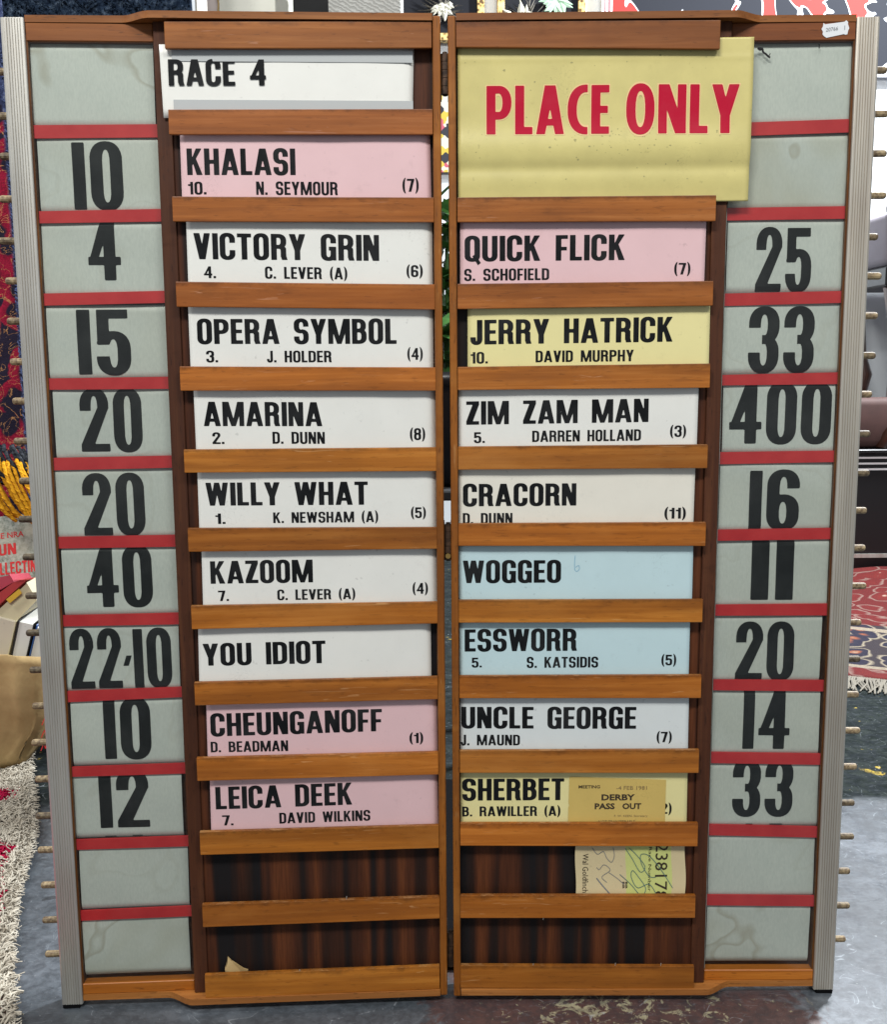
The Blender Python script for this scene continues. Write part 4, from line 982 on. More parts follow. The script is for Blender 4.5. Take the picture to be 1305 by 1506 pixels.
s2 = nt.nodes.new('ShaderNodeMath'); s2.operation = 'MULTIPLY'; Lk(nt, sm.outputs[0], s2.inputs[0]); Lk(nt, ramp(nt, n3, [(0.48, B0), (0.6, (0.5,)*3)]), s2.inputs[1])
base = mix(nt, s2.outputs[0], base, (0.30, 0.33, 0.36))
base = mix(nt, ramp(nt, noise_n(nt, v, 150, 3, .6), [(0.70, B0), (0.74, (.5,)*3)]), base, (0.34, 0.36, 0.38))
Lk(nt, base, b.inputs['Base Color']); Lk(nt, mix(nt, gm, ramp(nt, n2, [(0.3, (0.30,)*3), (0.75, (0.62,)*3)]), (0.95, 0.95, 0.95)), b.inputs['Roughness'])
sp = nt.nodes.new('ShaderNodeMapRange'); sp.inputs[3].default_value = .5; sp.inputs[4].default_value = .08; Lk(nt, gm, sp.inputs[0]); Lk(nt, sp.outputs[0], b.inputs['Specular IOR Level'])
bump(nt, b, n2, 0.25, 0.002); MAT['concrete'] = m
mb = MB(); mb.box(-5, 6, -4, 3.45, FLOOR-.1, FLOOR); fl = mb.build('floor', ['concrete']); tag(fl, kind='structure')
m, nt, b = mat('wall_paint', 0.7); n = noise_n(nt, coords(nt), 2, 4)
Lk(nt, mix(nt, n, (0.66, 0.70, 0.74), (0.78, 0.81, 0.83)), b.inputs['Base Color']); MAT['wall'] = m
mb = MB(); mb.box(-5, 6, 3.26, 3.4, FLOOR, 4.2); wl = mb.build('wall', ['wall']); tag(wl, kind='structure')

# ------------------------------------------------------------------ rugs hanging at the left
def hanging(name, x0, x1, z0, z1, y, mt, amp, nx=60, nz=90, seed=0):
    vs = []; fs = []
    for c in range(nz+1):
        for a in range(nx+1):
            x = x0+(x1-x0)*a/nx; z = z0+(z1-z0)*c/nz
            d = amp*noise.noise(Vector((x*4+seed, z*1.2, 0)))+amp*.25*noise.noise(Vector((x*40, z*40, seed)))
            vs.append((x+.004*noise.noise(Vector((z*9, seed, 1))), y+d, z))
    K = len(vs); vs += [(x, yy+.012, z) for x, yy, z in vs]
    for c in range(nz):
        for a in range(nx): q = c*(nx+1)+a; fs += [(q, q+1, q+nx+2, q+nx+1), (K+q, K+q+nx+1, K+q+nx+2, K+q+1)]
    for c in range(nz):
        q = c*(nx+1)+nx; fs.append((q, K+q, K+q+nx+1, q+nx+1)); q = c*(nx+1); fs.append((q, q+nx+1, K+q+nx+1, K+q))
    for a in range(nx): fs.append((a, K+a, K+a+1, a+1)); q = nz*(nx+1)+a; fs.append((q, q+1, K+q+1, K+q))
    return new_obj(name, vs, fs, [mt], None, None, True)
m, nt, b = mat('blue_shag', 0.95, spec=0.1); v = coords(nt); n = noise_n(nt, v, 75, 5, 0.75); n2 = noise_n(nt, v, 9, 3)
c = ramp(nt, n, [(0.36, (0.006, 0.012, 0.026)), (0.52, (0.030, 0.050, 0.085)), (0.70, (0.15, 0.20, 0.27))])
Lk(nt, mix(nt, ramp(nt, n2, [(0.4, B0), (0.7, (0.6,)*3)]), c, (0.012, 0.024, 0.05)), b.inputs['Base Color']); bump(nt, b, n, 1.0, 0.012); MAT['blueshag'] = m
blue = hanging('shag_rug', -1.5, -.556, .9, 1.86, 1.15, 'blueshag', .02, 110, 110, 3)
tag(blue, "dark navy blue shaggy rug hanging high up behind the board's top left corner", "rug")
mb = MB(); R = random.Random(5)
for k in range(1500):
    x = -1.0+R.random()*.445; z = 1.56+R.random()*.16; y = 1.145
    d = Vector((R.uniform(-1, 1), -1.2, R.uniform(-1.4, .6))).normalized()*R.uniform(.008, .02); w = .0022
    p = Vector((x, y+.004, z)); mb.add([p+Vector((-w, 0, 0)), p+Vector((w, 0, 0)), p+Vector((0, 0, w*1.6)), p+d], [(0, 1, 3), (1, 2, 3), (2, 0, 3)])
tag(mb.build('pile', ['blueshag'], blue), kind='stuff')

m, nt, b = mat('persian_weave', 0.9, spec=0.15); v = coords(nt)
ds = noise_n(nt, v, 14, 4, 0.6); vm = nt.nodes.new('ShaderNodeVectorMath'); vm.operation = 'MULTIPLY_ADD'; vm.inputs[1].default_value = (.05, .05, .05)
nz_ = N(nt, 'ShaderNodeTexNoise', Scale=16.0, Detail=3.0); Lk(nt, v, nz_.inputs['Vector']); Lk(nt, nz_.outputs['Color'], vm.inputs[0]); Lk(nt, v, vm.inputs[2])
vo = N(nt, 'ShaderNodeTexVoronoi', Scale=13.0); Lk(nt, vm.outputs[0], vo.inputs['Vector'])
c = ramp(nt, vo.outputs['Distance'], [(0.0, (0.012, 0.010, 0.022)), (0.36, (0.014, 0.012, 0.026)), (0.42, (0.22, 0.006, 0.026)), (0.62, (0.30, 0.010, 0.035)), (0.66, (0.018, 0.014, 0.03))], 'LINEAR')
n2 = noise_n(nt, v, 24, 3, .5, 1.6)
c = mix(nt, ramp(nt, n2, [(0.0, B0), (0.487, B0), (0.5, W1), (0.513, B0), (1, B0)]), c, (0.52, 0.26, 0.10))
c = mix(nt, ramp(nt, noise_n(nt, v, 300, 2), [(0.4, B0), (0.7, (.5,)*3)]), c, (0.01, 0.005, 0.012))
sx = nt.nodes.new('ShaderNodeSeparateXYZ'); Lk(nt, v, sx.inputs[0])
ed = ramp(nt, sx.outputs[0], [(0.0, B0), (0.5, B0), (1, W1)])
mm = nt.nodes.new('ShaderNodeMapRange'); mm.inputs[1].default_value = -.928; mm.inputs[2].default_value = -.922; Lk(nt, sx.outputs[0], mm.inputs[0])
blueb = ramp(nt, noise_n(nt, v, 120, 4, .7), [(0.35, (0.008, 0.012, 0.035)), (0.55, (0.04, 0.055, 0.13)), (0.72, (0.17, 0.20, 0.28))])
c = mix(nt, mm.outputs[0], c, blueb)
m2 = nt.nodes.new('ShaderNodeMapRange'); m2.inputs[1].default_value = 1.385; m2.inputs[2].default_value = 1.395; Lk(nt, sx.outputs[2], m2.inputs[0])
c = mix(nt, m2.outputs[0], c, blueb)
Lk(nt, c, b.inputs['Base Color']); bump(nt, b, noise_n(nt, v, 260, 3), .6, .003); MAT['persian'] = m
pr = hanging('persian_rug', -1.45, -.916, .30, 1.60, 1.0, 'persian', .012, 60, 120, 1)
tag(pr, "crimson and navy persian rug with blue edge hanging behind the board's left side", "rug")
mb = MB(); R = random.Random(9)
for k in range(420):
    z = .32+1.2*k/420; p = Vector((-.916+R.uniform(-.008, .002), .997, z)); d = Vector((R.uniform(.004, .013), R.uniform(-.01, .002), R.uniform(-.014, .004)))
    mb.tube([p, p+d*.5+Vector((0, -.002, .001)), p+d], [.0016, .0013, .0007], 4)
MAT['bluefringe'] = mat('blue_wool', .95, color=(.06, .085, .19))[0]
tag(mb.build('edge_fringe', ['bluefringe'], pr), kind='stuff')
mb = MB(); mb.tube([(-1.6, 1.09, 1.88), (-.5, 1.09, 1.88)], .014, 12); rail = mb.build('rail', ['alu'])
for x in (-1.58, -.52):
    s = MB(); s.tube([(x, 1.09, FLOOR), (x, 1.09, 1.90)], .013, 12); s.box(x-.02, x+.02, .9, 1.3, FLOOR, FLOOR+.025); s.build('upright', ['alu'], rail)
rail.name = 'rug_rack'; tag(rail, "metal rack behind the board that carries the hanging rugs", "rack")

# ------------------------------------------------------------------ yarn, book, books and paper sack at the left
def skein(name, mt, cx, cy, cz, n, seed, R0, span, lab, zs=1.0):
    R = random.Random(seed); mb = MB()
    for k in range(n):
        t = k/(n-1); x0 = cx-span*.5+span*t; pts = []
        j = R.uniform(-.006, .006); dy = R.uniform(-.016, .012)
        for q in range(13):
            a = math.pi*(.02+.96*q/12); pts.append((x0-.012*math.cos(a)*2.2+R.uniform(-.001, .001)+.020*math.sin(a)*(t-.5), cy+dy-.022*math.sin(a)+R.uniform(-.001, .001), cz+zs*R0*math.cos(a)*(1-.18*abs(t-.5))+j+R.uniform(-.0008, .0008)))
        mb.tube(pts, .0040, 6)
        # second ply, wound round the first, gives the twist
        tw = []
        for q in range(49):
            u = q/48*12; i = min(int(u), 11); f = u-i; p = Vector(pts[i])*(1-f)+Vector(pts[i+1])*f
            tw.append(p+Vector((math.cos(q*1.3)*.0028, -.0012+math.sin(q*1.3)*.0028, 0)))
        mb.tube(tw, .0020, 4)
    o = mb.build(name, [mt], None, True); tag(o, lab, 'yarn'); return o
m, nt, b = mat('yellow_wool', 0.95, spec=.1); n = noise_n(nt, coords(nt), 160, 4, .7)
Lk(nt, ramp(nt, n, [(0.3, (0.42, 0.19, 0.012)), (0.6, (0.72, 0.36, 0.02)), (0.8, (0.85, 0.52, 0.07))]), b.inputs['Base Color']); MAT['yellowwool'] = m
m, nt, b = mat('charcoal_wool', 0.95, spec=.1); n = noise_n(nt, coords(nt), 140, 4, .7)
Lk(nt, ramp(nt, n, [(0.35, (0.010, 0.012, 0.018)), (0.6, (0.045, 0.05, 0.06)), (0.8, (0.14, 0.15, 0.17))]), b.inputs['Base Color']); MAT['greywool'] = m
skein('yarn_skein', 'yellowwool', -.868, .83, .592, 19, 2, .062, .105, "bright yellow yarn skein hanging over the books left of the board")
skein('yarn_skein', 'greywool', -.880, .850, .640, 16, 4, .040, .120, "charcoal grey yarn skein lying above the bright yellow yarn")
# stack under the books: cardboard carton
m, nt, b = mat('magazine_cover', 0.4); v = coords(nt); n = noise_n(nt, v, 85, 6, .75); n2 = noise_n(nt, v, 7, 3)
Lk(nt, mix(nt, ramp(nt, n2, [(0.4, B0), (0.62, W1)]), ramp(nt, n, [(0.38, (0.10, 0.13, 0.10)), (0.6, (0.42, 0.46, 0.40))]), (0.44, 0.42, 0.33)), b.inputs['Base Color']); MAT['mag'] = m
MAT['redtype'] = mat('red_type', .4, color=(.55, .02, .02))[0]
MAT['pages'] = paper('page_edges', (.60, .54, .42), .1); MAT['whitepages'] = paper('white_page_edges', (.66, .66, .62), .06)
MAT['redcover'] = paper('red_cover', (.42, .045, .045), .08, .35); MAT['pinkcover'] = paper('rose_cover', (.46, .06, .09), .08, .35); MAT['creamcover'] = paper('cream_cover', (.62, .56, .36), .1, .4)
MAT['bluecover'] = paper('blue_cover', (.02, .10, .34), .05, .3); MAT['blackcover'] = paper('black_cover', (.012, .012, .012), .02, .4)
MAT['whitecard2'] = paper('white_wrapper', (.62, .66, .66), .1)
# the big gun book leans back against the pile
bk = MB(); Rm = Matrix.Translation((-.935, .90, .46)) @ Matrix.Rotation(math.radians(-6), 4, 'Y') @ Matrix.Rotation(math.radians(-16), 4, 'X')
bk.box(-.12, .075, 0, .004, -.12, .070, R=Rm); book = bk.build('large_book', ['mag'])
tag(book, "large grey green book with red title about gun collecting, leaning under the yellow yarn", "book")
s = MB(); s.box(-.118, .073, .004, .026, -.118, .068, R=Rm); s.build('pages', ['whitepages'], book)
s = MB(); pl = lambda x, z: tuple(Rm @ Vector((x, -.0006, z)))
type_mesh(s, "THE NRA", -.038, .036, .022, .034, pl, .015); text_mesh(s, "GUN", 's', -.040, .018, -.014, .010, -.014, .010, pl); text_mesh(s, "COLLECTING", 's', -.046, .118-.045, -.056, -.030, -.056, -.030, pl)
s.build('cover_title', ['redtype'], book)
def slab(name, lab, prof, y0, vec, cover, pages, th=.0022):
    """book standing in the sack: its page end is the parallelogram prof (x, z), running back along vec"""
    A, Bq, C, D = [Vector((x, y0, z)) for x, z in prof]; v = Vector(vec)     # A-B top edge, D-C bottom edge
    def pris(p): q = [a_ for a_ in p]; return q+[a_+v for a_ in q]
    F6 = [(0, 1, 2, 3), (7, 6, 5, 4), (0, 4, 5, 1), (1, 5, 6, 2), (2, 6, 7, 3), (3, 7, 4, 0)]
    e = (Bq-A).normalized()*th; fwd = Vector((0, -.003, 0)); mb = MB(); up = (A-D).normalized()*.003
    for (t, bb) in ((A, D), (Bq-e, C-e)): mb.add(pris([t+fwd+up, t+e+fwd+up, bb+e+fwd, bb+fwd]), F6)
    dn = (A-D).normalized()*th; mb.add(pris([D+e+fwd+dn, C-e+fwd+dn, C-e+fwd, D+e+fwd]), F6)
    o = mb.build(name, [cover]); s2 = MB(); s2.add(pris([A+e*1.02, Bq-e*1.02, C-e*1.02+dn*1.1, D+e*1.02+dn*1.1]), F6); s2.build('pages', [pages], o)
    tag(o, lab, 'book', 'books packed in the paper sack')
slab('book', "thick cream covered book with beige page edges at the front of the sack", [(-.960, .350), (-.879, .326), (-.918, .190), (-1.0, .20)], .785, (.050, .15, .050), 'creamcover', 'pages')
slab('book', "book with black covers and white page edges, second in the sack", [(-.876, .328), (-.843, .320), (-.880, .190), (-.913, .190)], .787, (.050, .14, .045), 'blackcover', 'whitepages')
slab('book', "book with blue cover and white page edges nearest the board in the sack", [(-.840, .318), (-.822, .290), (-.850, .200), (-.876, .196)], .790, (.040, .12, .03), 'bluecover', 'whitepages')
slab('book', "rose red hardback lying on top of the books, beside the large grey green book", [(-1.01, .400), (-.888, .424), (-.879, .410), (-1.01, .338)], .79, (.012, .07, -.012), 'pinkcover', 'pinkcover')
rb = MB(); A, Bq, C, D = (-1.01, .318), (-.877, .412), (-.852, .415), (-1.01, .278)
slab('book', "red paperback with yellow panel slanting below the rose red hardback", [A, Bq, C, D], .787, (.02, .08, -.01), 'redcover', 'redcover')
redbook = [o for o in COL.objects if o.get('label', '').startswith('red paperback')][0]
MAT['yellowpanel'] = paper('yellow_panel', (.66, .40, .04), .1)
s = MB(); s.add([(-.896, .7825, .375), (-.868, .7825, .397), (-.863, .7825, .388), (-.889, .7825, .367)], [(0, 3, 2, 1)]); s.build('yellow_panel', ['yellowpanel'], redbook)
slab('book', "cream covered book lying slanted between the red paperback and the sack", [(-.990, .285), (-.851, .410), (-.835, .372), (-.879, .329)], .790, (.05, .14, .03), 'creamcover', 'creamcover')
# paper sack: lofted rounded rectangle, wider at the top, one side slumped
mb = MB(); rings = [(zz_, .090+.058*(1-(1-zz_/.25)**2.2), .070+.040*(1-(1-zz_/.25)**2.2), -.985+.033*(1-(1-zz_/.25)**2)) for zz_ in [.25*k/14 for k in range(15)]]
nseg = 72; vs = []; fs = []
for lay in (0, 1):
    for (z, a, c, xx) in rings:
        for j in range(nseg):
            th = 2*math.pi*j/nseg; ct, st_ = math.cos(th), math.sin(th)
            x = math.copysign(abs(ct)**.45, ct)*(a-.003*lay); y = math.copysign(abs(st_)**.45, st_)*(c-.003*lay)
            wob = .006*noise.noise(Vector((th*1.3, z*16, 2)))+.007*noise.noise(Vector((th*5+z*6, z*5, 7)))-.004*abs(noise.noise(Vector((th*9-z*12, z*9, 3))))
            vs.append((xx+x+wob, .855+y+wob, FLOOR+.022+z+(.006*math.sin(th*3) if z > .22 else 0)))
L = len(rings)
for lay in (0, 1):
    for i in range(L-1):
        for j in range(nseg):
            q = lay*L*nseg+i*nseg; f = (q+j, q+(j+1) % nseg, q+nseg+(j+1) % nseg, q+nseg+j); fs.append(f if not lay else f[::-1])
for j in range(nseg): a = (L-1)*nseg; c = L*nseg+a; fs.append((a+j, a+(j+1) % nseg, c+(j+1) % nseg, c+j))
fs.append(tuple(range(nseg-1, -1, -1)))
sack = new_obj('paper_sack', vs, fs, ['kraft'], None, None, True)
tag(sack, "crumpled brown paper sack of books with faded red writing, standing on the shag rug", "sack")
mb = MB()
for k, (a, c) in enumerate([(.115, .150), (.088, .118), (.060, .085)]):
    pl = lambda x, z: (-.824-.004+x*.25-.10*(.16-z), .765+x, z)
    scrawl(mb, [(.0, a), (.010, a+.012), (.016, a), (.022, a+.014), (.030, a+.004)], .0030, pl)
mb.build('red_writing', ['redtype'], sack)

# ------------------------------------------------------------------ shag rug on the floor
m, nt, b = mat('cream_pile', 0.95, spec=.1); v = coords(nt); n = noise_n(nt, v, 45, 3)
Lk(nt, ramp(nt, n, [(0.3, (0.34, 0.30, 0.24)), (0.7, (0.54, 0.50, 0.42))]), b.inputs['Base Color']); MAT['creampile'] = m
m, nt, b = mat('crimson_pile', 0.95, spec=.1); n = noise_n(nt, coords(nt), 60, 3)
Lk(nt, ramp(nt, n, [(0.3, (0.20, 0.004, 0.022)), (0.7, (0.40, 0.010, 0.055))]), b.inputs['Base Color']); MAT['crimsonpile'] = m
def redge(y): return -.668-.350*(y-.225)-.010*math.sin(y*9)      # right edge of the rug on the floor
vs = []; fs = []; ny = 40
for k in range(ny+1):
    y = -.25+1.45*k/ny
    for x in (redge(y)-.62, redge(y)-.012):
        for z in (FLOOR+.001, FLOOR+.010): vs.append((x, y, z))
for k in range(ny):
    q = 4*k; fs += [(q+1, q+3, q+7, q+5), (q, q+4, q+6, q+2), (q+2, q+6, q+7, q+3), (q, q+1, q+5, q+4)]
fs += [(0, 2, 3, 1), (4*ny, 4*ny+1, 4*ny+3, 4*ny+2)]
frug = new_obj('shaggy_rug', vs, fs, ['crimsonpile']); tag(frug, "long-pile cream and crimson shag rug on the floor left of the board", "rug")
R = random.Random(11); A = MB(); Bm = MB()
def iswhite(d, y):
    if d < .029+.006*math.sin(y*23): return True
    if .44 < y < .80+.1*math.sin(d*9) and d < .26 and not (.62 < y < .68): return d > .0
    if -.05 < (y-.16-d*.3) < .05 and d > .11: return True
    return False
n = 0
while n < 17000:
    y = R.uniform(-.18, 1.0); d = abs(R.gauss(0, .07)) if R.random() < .6 else R.uniform(0, .30)
    if d > .30: continue
    n += 1; x = redge(y)-d-.004; w = iswhite(d, y); h = R.uniform(.011, .024) if w else R.uniform(.012, .020)
    out = 1 if d < .012 else 0
    az = R.uniform(0, 2*math.pi) if not out else R.uniform(-1.3, 1.3); l = Vector((math.cos(az), math.sin(az), 0)); curl = R.uniform(-1.6, 1.6); l2 = Vector((math.cos(az+curl), math.sin(az+curl), 0))
    p0 = Vector((x, y, FLOOR+.008)); p1 = p0+l*h*.20+Vector((0, 0, h*.55)); p2 = p1+l*h*.34+Vector((0, 0, h*(.30-.35*out))); p3 = p2+l2*h*.34+Vector((0, 0, h*R.uniform(-.25, .10)))
    r = R.uniform(.0009, .0017); (A if w else Bm).tube([p0, p1, p2, p3], [r, r*1.05, r, r*.8], 4, cap=True)
tag(A.build('cream_pile', ['creampile'], frug, True), kind='stuff'); tag(Bm.build('crimson_pile', ['crimsonpile'], frug, True), kind='stuff')
# dry leaf scrap beside the knobs
mb = MB(); vs = []; fs = []
for k in range(7):
    t = k/6; w = .007*math.sin(math.pi*min(1, t+.08)); vs += [(-.640+.026*t, .30-w, FLOOR+.02+.006*math.sin(t*7)), (-.640+.026*t+.003, .30, FLOOR+.014+.004*math.sin(t*5)), (-.640+.026*t, .30+w, FLOOR+.022+.004*math.cos(t*6))]
    if k: q = 3*k; fs += [(q-3, q-2, q+1, q), (q-2, q-1, q+2, q+1)]
mb.add(vs, fs); o = mb.build('dry_leaf', ['kraft']); tag(o, "curled tan scrap at the edge of the shag rug", "leaf")

# ------------------------------------------------------------------ things on a shelf behind the board's left leaf
mb = MB(); mb.bbox(-.62, -.075, 1.18, 1.62, 1.30, 1.325, .003); sh = mb.build('display_shelf', ['blackmatt'])
tag(sh, "dark shelf unit hidden behind the left leaf carrying the cartons", "shelf")
for x in (-.60, -.13):
    for y in (1.20, 1.57):
        s = MB(); s.box(x, x+.03, y, y+.03, FLOOR, 1.2995); s.build('leg', ['blackmatt'], sh)
s = MB(); s.box(-.61, -.085, 1.19, 1.60, .60, .62); s.build('lower_shelf', ['blackmatt'], sh)
MAT['creambox'] = paper('cream_box', (.60, .60, .52), .06); MAT['pinkbox'] = paper('pale_pink_side', (.50, .42, .39), .12); MAT['greybox'] = None
m, nt, b = mat('grey_ribbed_cloth', 0.85); v = coords(nt); wv = N(nt, 'ShaderNodeTexWave', Scale=38.0, Distortion=6.0, Detail=3.0); wv.inputs['Detail Scale'].default_value = 2.0
mp2 = nt.nodes.new('ShaderNodeMapping'); mp2.inputs['Rotation'].default_value = (0, math.radians(62), 0); Lk(nt, v, mp2.inputs[0]); Lk(nt, mp2.outputs[0], wv.inputs['Vector'])
Lk(nt, ramp(nt, wv.outputs['Fac'], [(0.2, (0.36, 0.36, 0.335)), (0.8, (0.50, 0.50, 0.47))]), b.inputs['Base Color']); bump(nt, b, wv.outputs['Fac'], .5, .003); MAT['greybox'] = m
a = MB(); Rm = Matrix.Translation((-.514, 1.25, 1.3255)) @ Matrix.Rotation(math.radians(-4), 4, 'Z'); a.bbox(0, .133, 0, .20, 0, .42, .002, R=Rm); bx = a.build('carton', ['creambox']); tag(bx, "cream box with torn pinkish side standing behind the board's top left", "box")
s = MB(); s.box(-.0375, -.0005, .006, .20, 0.0005, .40, R=Rm); s.build('side_flap', ['pinkbox'], bx)
s = MB(); zz = .22; pts = []
for k in range(15): pts.append(Vector((-.0015+.002*math.sin(k*2.1), -.001, .18+.016*k)))
s.tube([Rm @ p for p in pts], .0022, 5); s.build('torn_edge', ['kraft'], bx)
a = MB(); a.bbox(-.580, -.272, 1.50, 1.56, 1.3255, 1.80, .002); o = a.build('black_folder', ['blackmatt']); tag(o, "black folder with a teal edge standing behind the cream box", "folder")
s = MB(); s.bbox(-.2715, -.266, 1.50, 1.56, 1.3255, 1.80, .001); MAT['teal'] = mat('teal_cloth', .8, color=(.02, .09, .085))[0]; s.build('teal_edge', ['teal'], o)
a = MB(); a.bbox(-.262, -.094, 1.25, 1.42, 1.3255, 1.78, .006, seg=2); o = a.build('ribbed_box', ['greybox']); tag(o, "grey box with fine slanting ribs standing on the shelf left of the framed pictures", "box")

# ------------------------------------------------------------------ pictures and poster on the far wall
m, nt, b = mat('gold_fretwork', 0.4, 0.3); v = coords(nt); vo = N(nt, 'ShaderNodeTexVoronoi', Scale=55.0); Lk(nt, v, vo.inputs['Vector'])
Lk(nt, ramp(nt, vo.outputs['Distance'], [(0.30, (0.10, 0.05, 0.012)), (0.45, (0.62, 0.42, 0.14)), (0.8, (0.72, 0.55, 0.26))]), b.inputs['Base Color']); MAT['fret'] = m
MAT['velvet'] = mat('black_velvet', .9, color=(.006, .007, .012))[0]; MAT['feather'] = mat('white_feather', .8, color=(.62, .60, .50))[0]; MAT['greenfeather'] = mat('pale_green_feather', .8, color=(.42, .60, .44))[0]; MAT['wisp'] = mat('grey_wisps', .8, color=(.28, .26, .22))[0]
def feathers(name, parent, c, n, ln, mt, seed, spread=(0, 2*math.pi), w=.010):
    R = random.Random(seed); mb = MB()
    for k in range(n):
        a = R.uniform(*spread); l = ln*R.uniform(.5, 1); d = Vector((math.cos(a), -.12, math.sin(a))); nn = Vector((-math.sin(a), 0, math.cos(a)))
        p = Vector(c)+Vector((R.uniform(-.02, .02), -.004*R.random(), R.uniform(-.012, .012))); ww = w*R.uniform(.5, 1)
        mb.add([p, p+d*l*.5+nn*ww, p+d*l, p+d*l*.5-nn*ww, p+d*l*.5+Vector((0, -.006, 0))], [(0, 4, 1), (1, 4, 2), (2, 4, 3), (3, 4, 0)])
    return mb.build(name, [mt], parent)
def picture(x0, x1, z0, z1, lab, fr=.030):
    y = 3.225; mb = MB(); mb.box(x0+fr, x1-fr, y+.005, y+.03, z0+fr, z1-fr); o = mb.build('framed_picture', ['velvet']); tag(o, lab, 'picture')
    s = MB()
    for a in ((x0, x0+fr, z0+fr, z1-fr), (x1-fr, x1, z0+fr, z1-fr)): s.bbox(a[0], a[1], y-.012, y+.032, a[2], a[3], .003)
    s.bbox(x0, x1, y-.012, y+.032, z0, z0+fr, .003); s.bbox(x0, x1, y-.012, y+.032, z1-fr, z1, .003); s.build('frame', ['fret'], o)
    return o
p1 = picture(-.22, .177, 2.145, 2.62, "black picture with a white feather spray in a gold fretwork frame, left of the pair")
feathers('feather_spray', p1, (.010, 3.215, 2.275), 26, .055, 'feather', 1, (3.0, 6.4), w=.013); feathers('wisps', p1, (.010, 3.222, 2.26), 40, .12, 'wisp', 2, w=.0025)
p2 = picture(.229, .588, 2.10, 2.62, "black gold-framed picture of pale green bird, right of the pair")
feathers('feather_spray', p2, (.325, 3.215, 2.225), 26, .085, 'feather', 3, w=.02); feathers('wisps', p2, (.37, 3.222, 2.23), 40, .11, 'wisp', 4, w=.0025)
feathers('bird_feathers', p2, (.47, 3.215, 2.30), 18, .085, 'greenfeather', 5, (3.4, 6.0), w=.016)
m, nt, b = mat('poster_print', 0.7, spec=.15); v = coords(nt, (1, 1, 1), (.9, 0, .35)); n = noise_n(nt, v, 4.6, 1.0, .4, 1.8)
c = ramp(nt, n, [(0.0, (0.022, 0.024, 0.032)), (0.482, (0.022, 0.024, 0.032)), (0.486, (0.74, 0.76, 0.80)), (0.512, (0.74, 0.76, 0.80)), (0.518, (0.40, 0.045, 0.040)), (1, (0.40, 0.045, 0.040))])
Lk(nt, c, b.inputs['Base Color']); MAT['poster'] = m
mb = MB(); mb.box(.700, 2.15, 3.226, 3.245, 2.020, 2.95); po = mb.build('poster', ['poster']); tag(po, "large red and black abstract poster outlined in white, behind the top right corner", "poster")
s = MB(); s.box(.655, .6995, 3.224, 3.247, 1.995, 2.95); s.box(.655, 2.15, 3.224, 3.247, 1.995, 2.0195); s.build('frame', ['whitepaint'], po)
s = MB(); s.box(.668, .672, 3.2225, 3.2239, 2.0, 2.95); s.box(.684, .690, 3.2225, 3.2239, 2.0, 2.95); MAT['rosepaint'] = mat('rose_line', .5, color=(.42, .10, .12))[0]; s.build('border_line', ['rosepaint'], po)
# patterned textile low on the wall, seen through the gap
m, nt, b = mat('woven_pattern', 0.8); v = coords(nt); vo = N(nt, 'ShaderNodeTexVoronoi', Scale=30.0); vo.distance = 'MANHATTAN'; Lk(nt, v, vo.inputs['Vector'])
Lk(nt, ramp(nt, vo.outputs['Color'], [(0.2, (0.62, 0.60, 0.5)), (0.4, (0.50, 0.10, 0.14)), (0.55, (0.60, 0.44, 0.06)), (0.7, (0.03, 0.03, 0.04)), (0.85, (0.10, 0.3, 0.2))], 'CONSTANT'), b.inputs['Base Color']); MAT['woven'] = m
mb = MB(); mb.box(-.12, .16, 3.235, 3.245, 1.63, 1.94); o = mb.build('patterned_textile', ['woven']); tag(o, "colourful patterned cloth on the wall seen through the gap between the leaves", "textile")

# ------------------------------------------------------------------ potted plant behind the gap
st = MB(); st.bbox(-.14, .14, .86, 1.14, .560, .580, .003); stand = st.build('plant_stand', ['blackmatt']); tag(stand, "black plant stand behind the gap between the leaves", "stand")
for x in (-.13, .11):
    for y in (.88, 1.10): s = MB(); s.box(x, x+.02, y, y+.02, FLOOR, .5595); s.build('leg', ['blackmatt'], stand)
pot = MB(); pf = [(.060, 0), (.075, .01), (.10, .20), (.105, .215), (.112, .22), (.112, .245), (.103, .245), (.10, .22)]; n = 28; vs = []; fs = []
for r, z in pf:
    for j in range(n): vs.append((r*math.cos(2*math.pi*j/n), r*math.sin(2*math.pi*j/n), z))
for i in range(len(pf)-1):
    for j in range(n): fs.append((i*n+j, i*n+(j+1) % n, (i+1)*n+(j+1) % n, (i+1)*n+j))
fs.append(tuple(range(n-1, -1, -1))); fs.append(tuple((len(pf)-1)*n+j for j in range(n)))
plant = new_obj('potted_plant', vs, fs, ['black'], None, None, True); plant.location = (0.005, 1.0, .581); tag(plant, "green leafy plant in a black pot behind the gap between the leaves", "plant")
m, nt, b = mat('green_leaf', 0.4); n_ = noise_n(nt, coords(nt), 30, 3); Lk(nt, ramp(nt, n_, [(0.3, (0.012, 0.05, 0.012)), (0.7, (0.06, 0.17, 0.035))]), b.inputs['Base Color']); MAT['leafgreen'] = m
R = random.Random(3); mb = MB(); sm_ = MB()
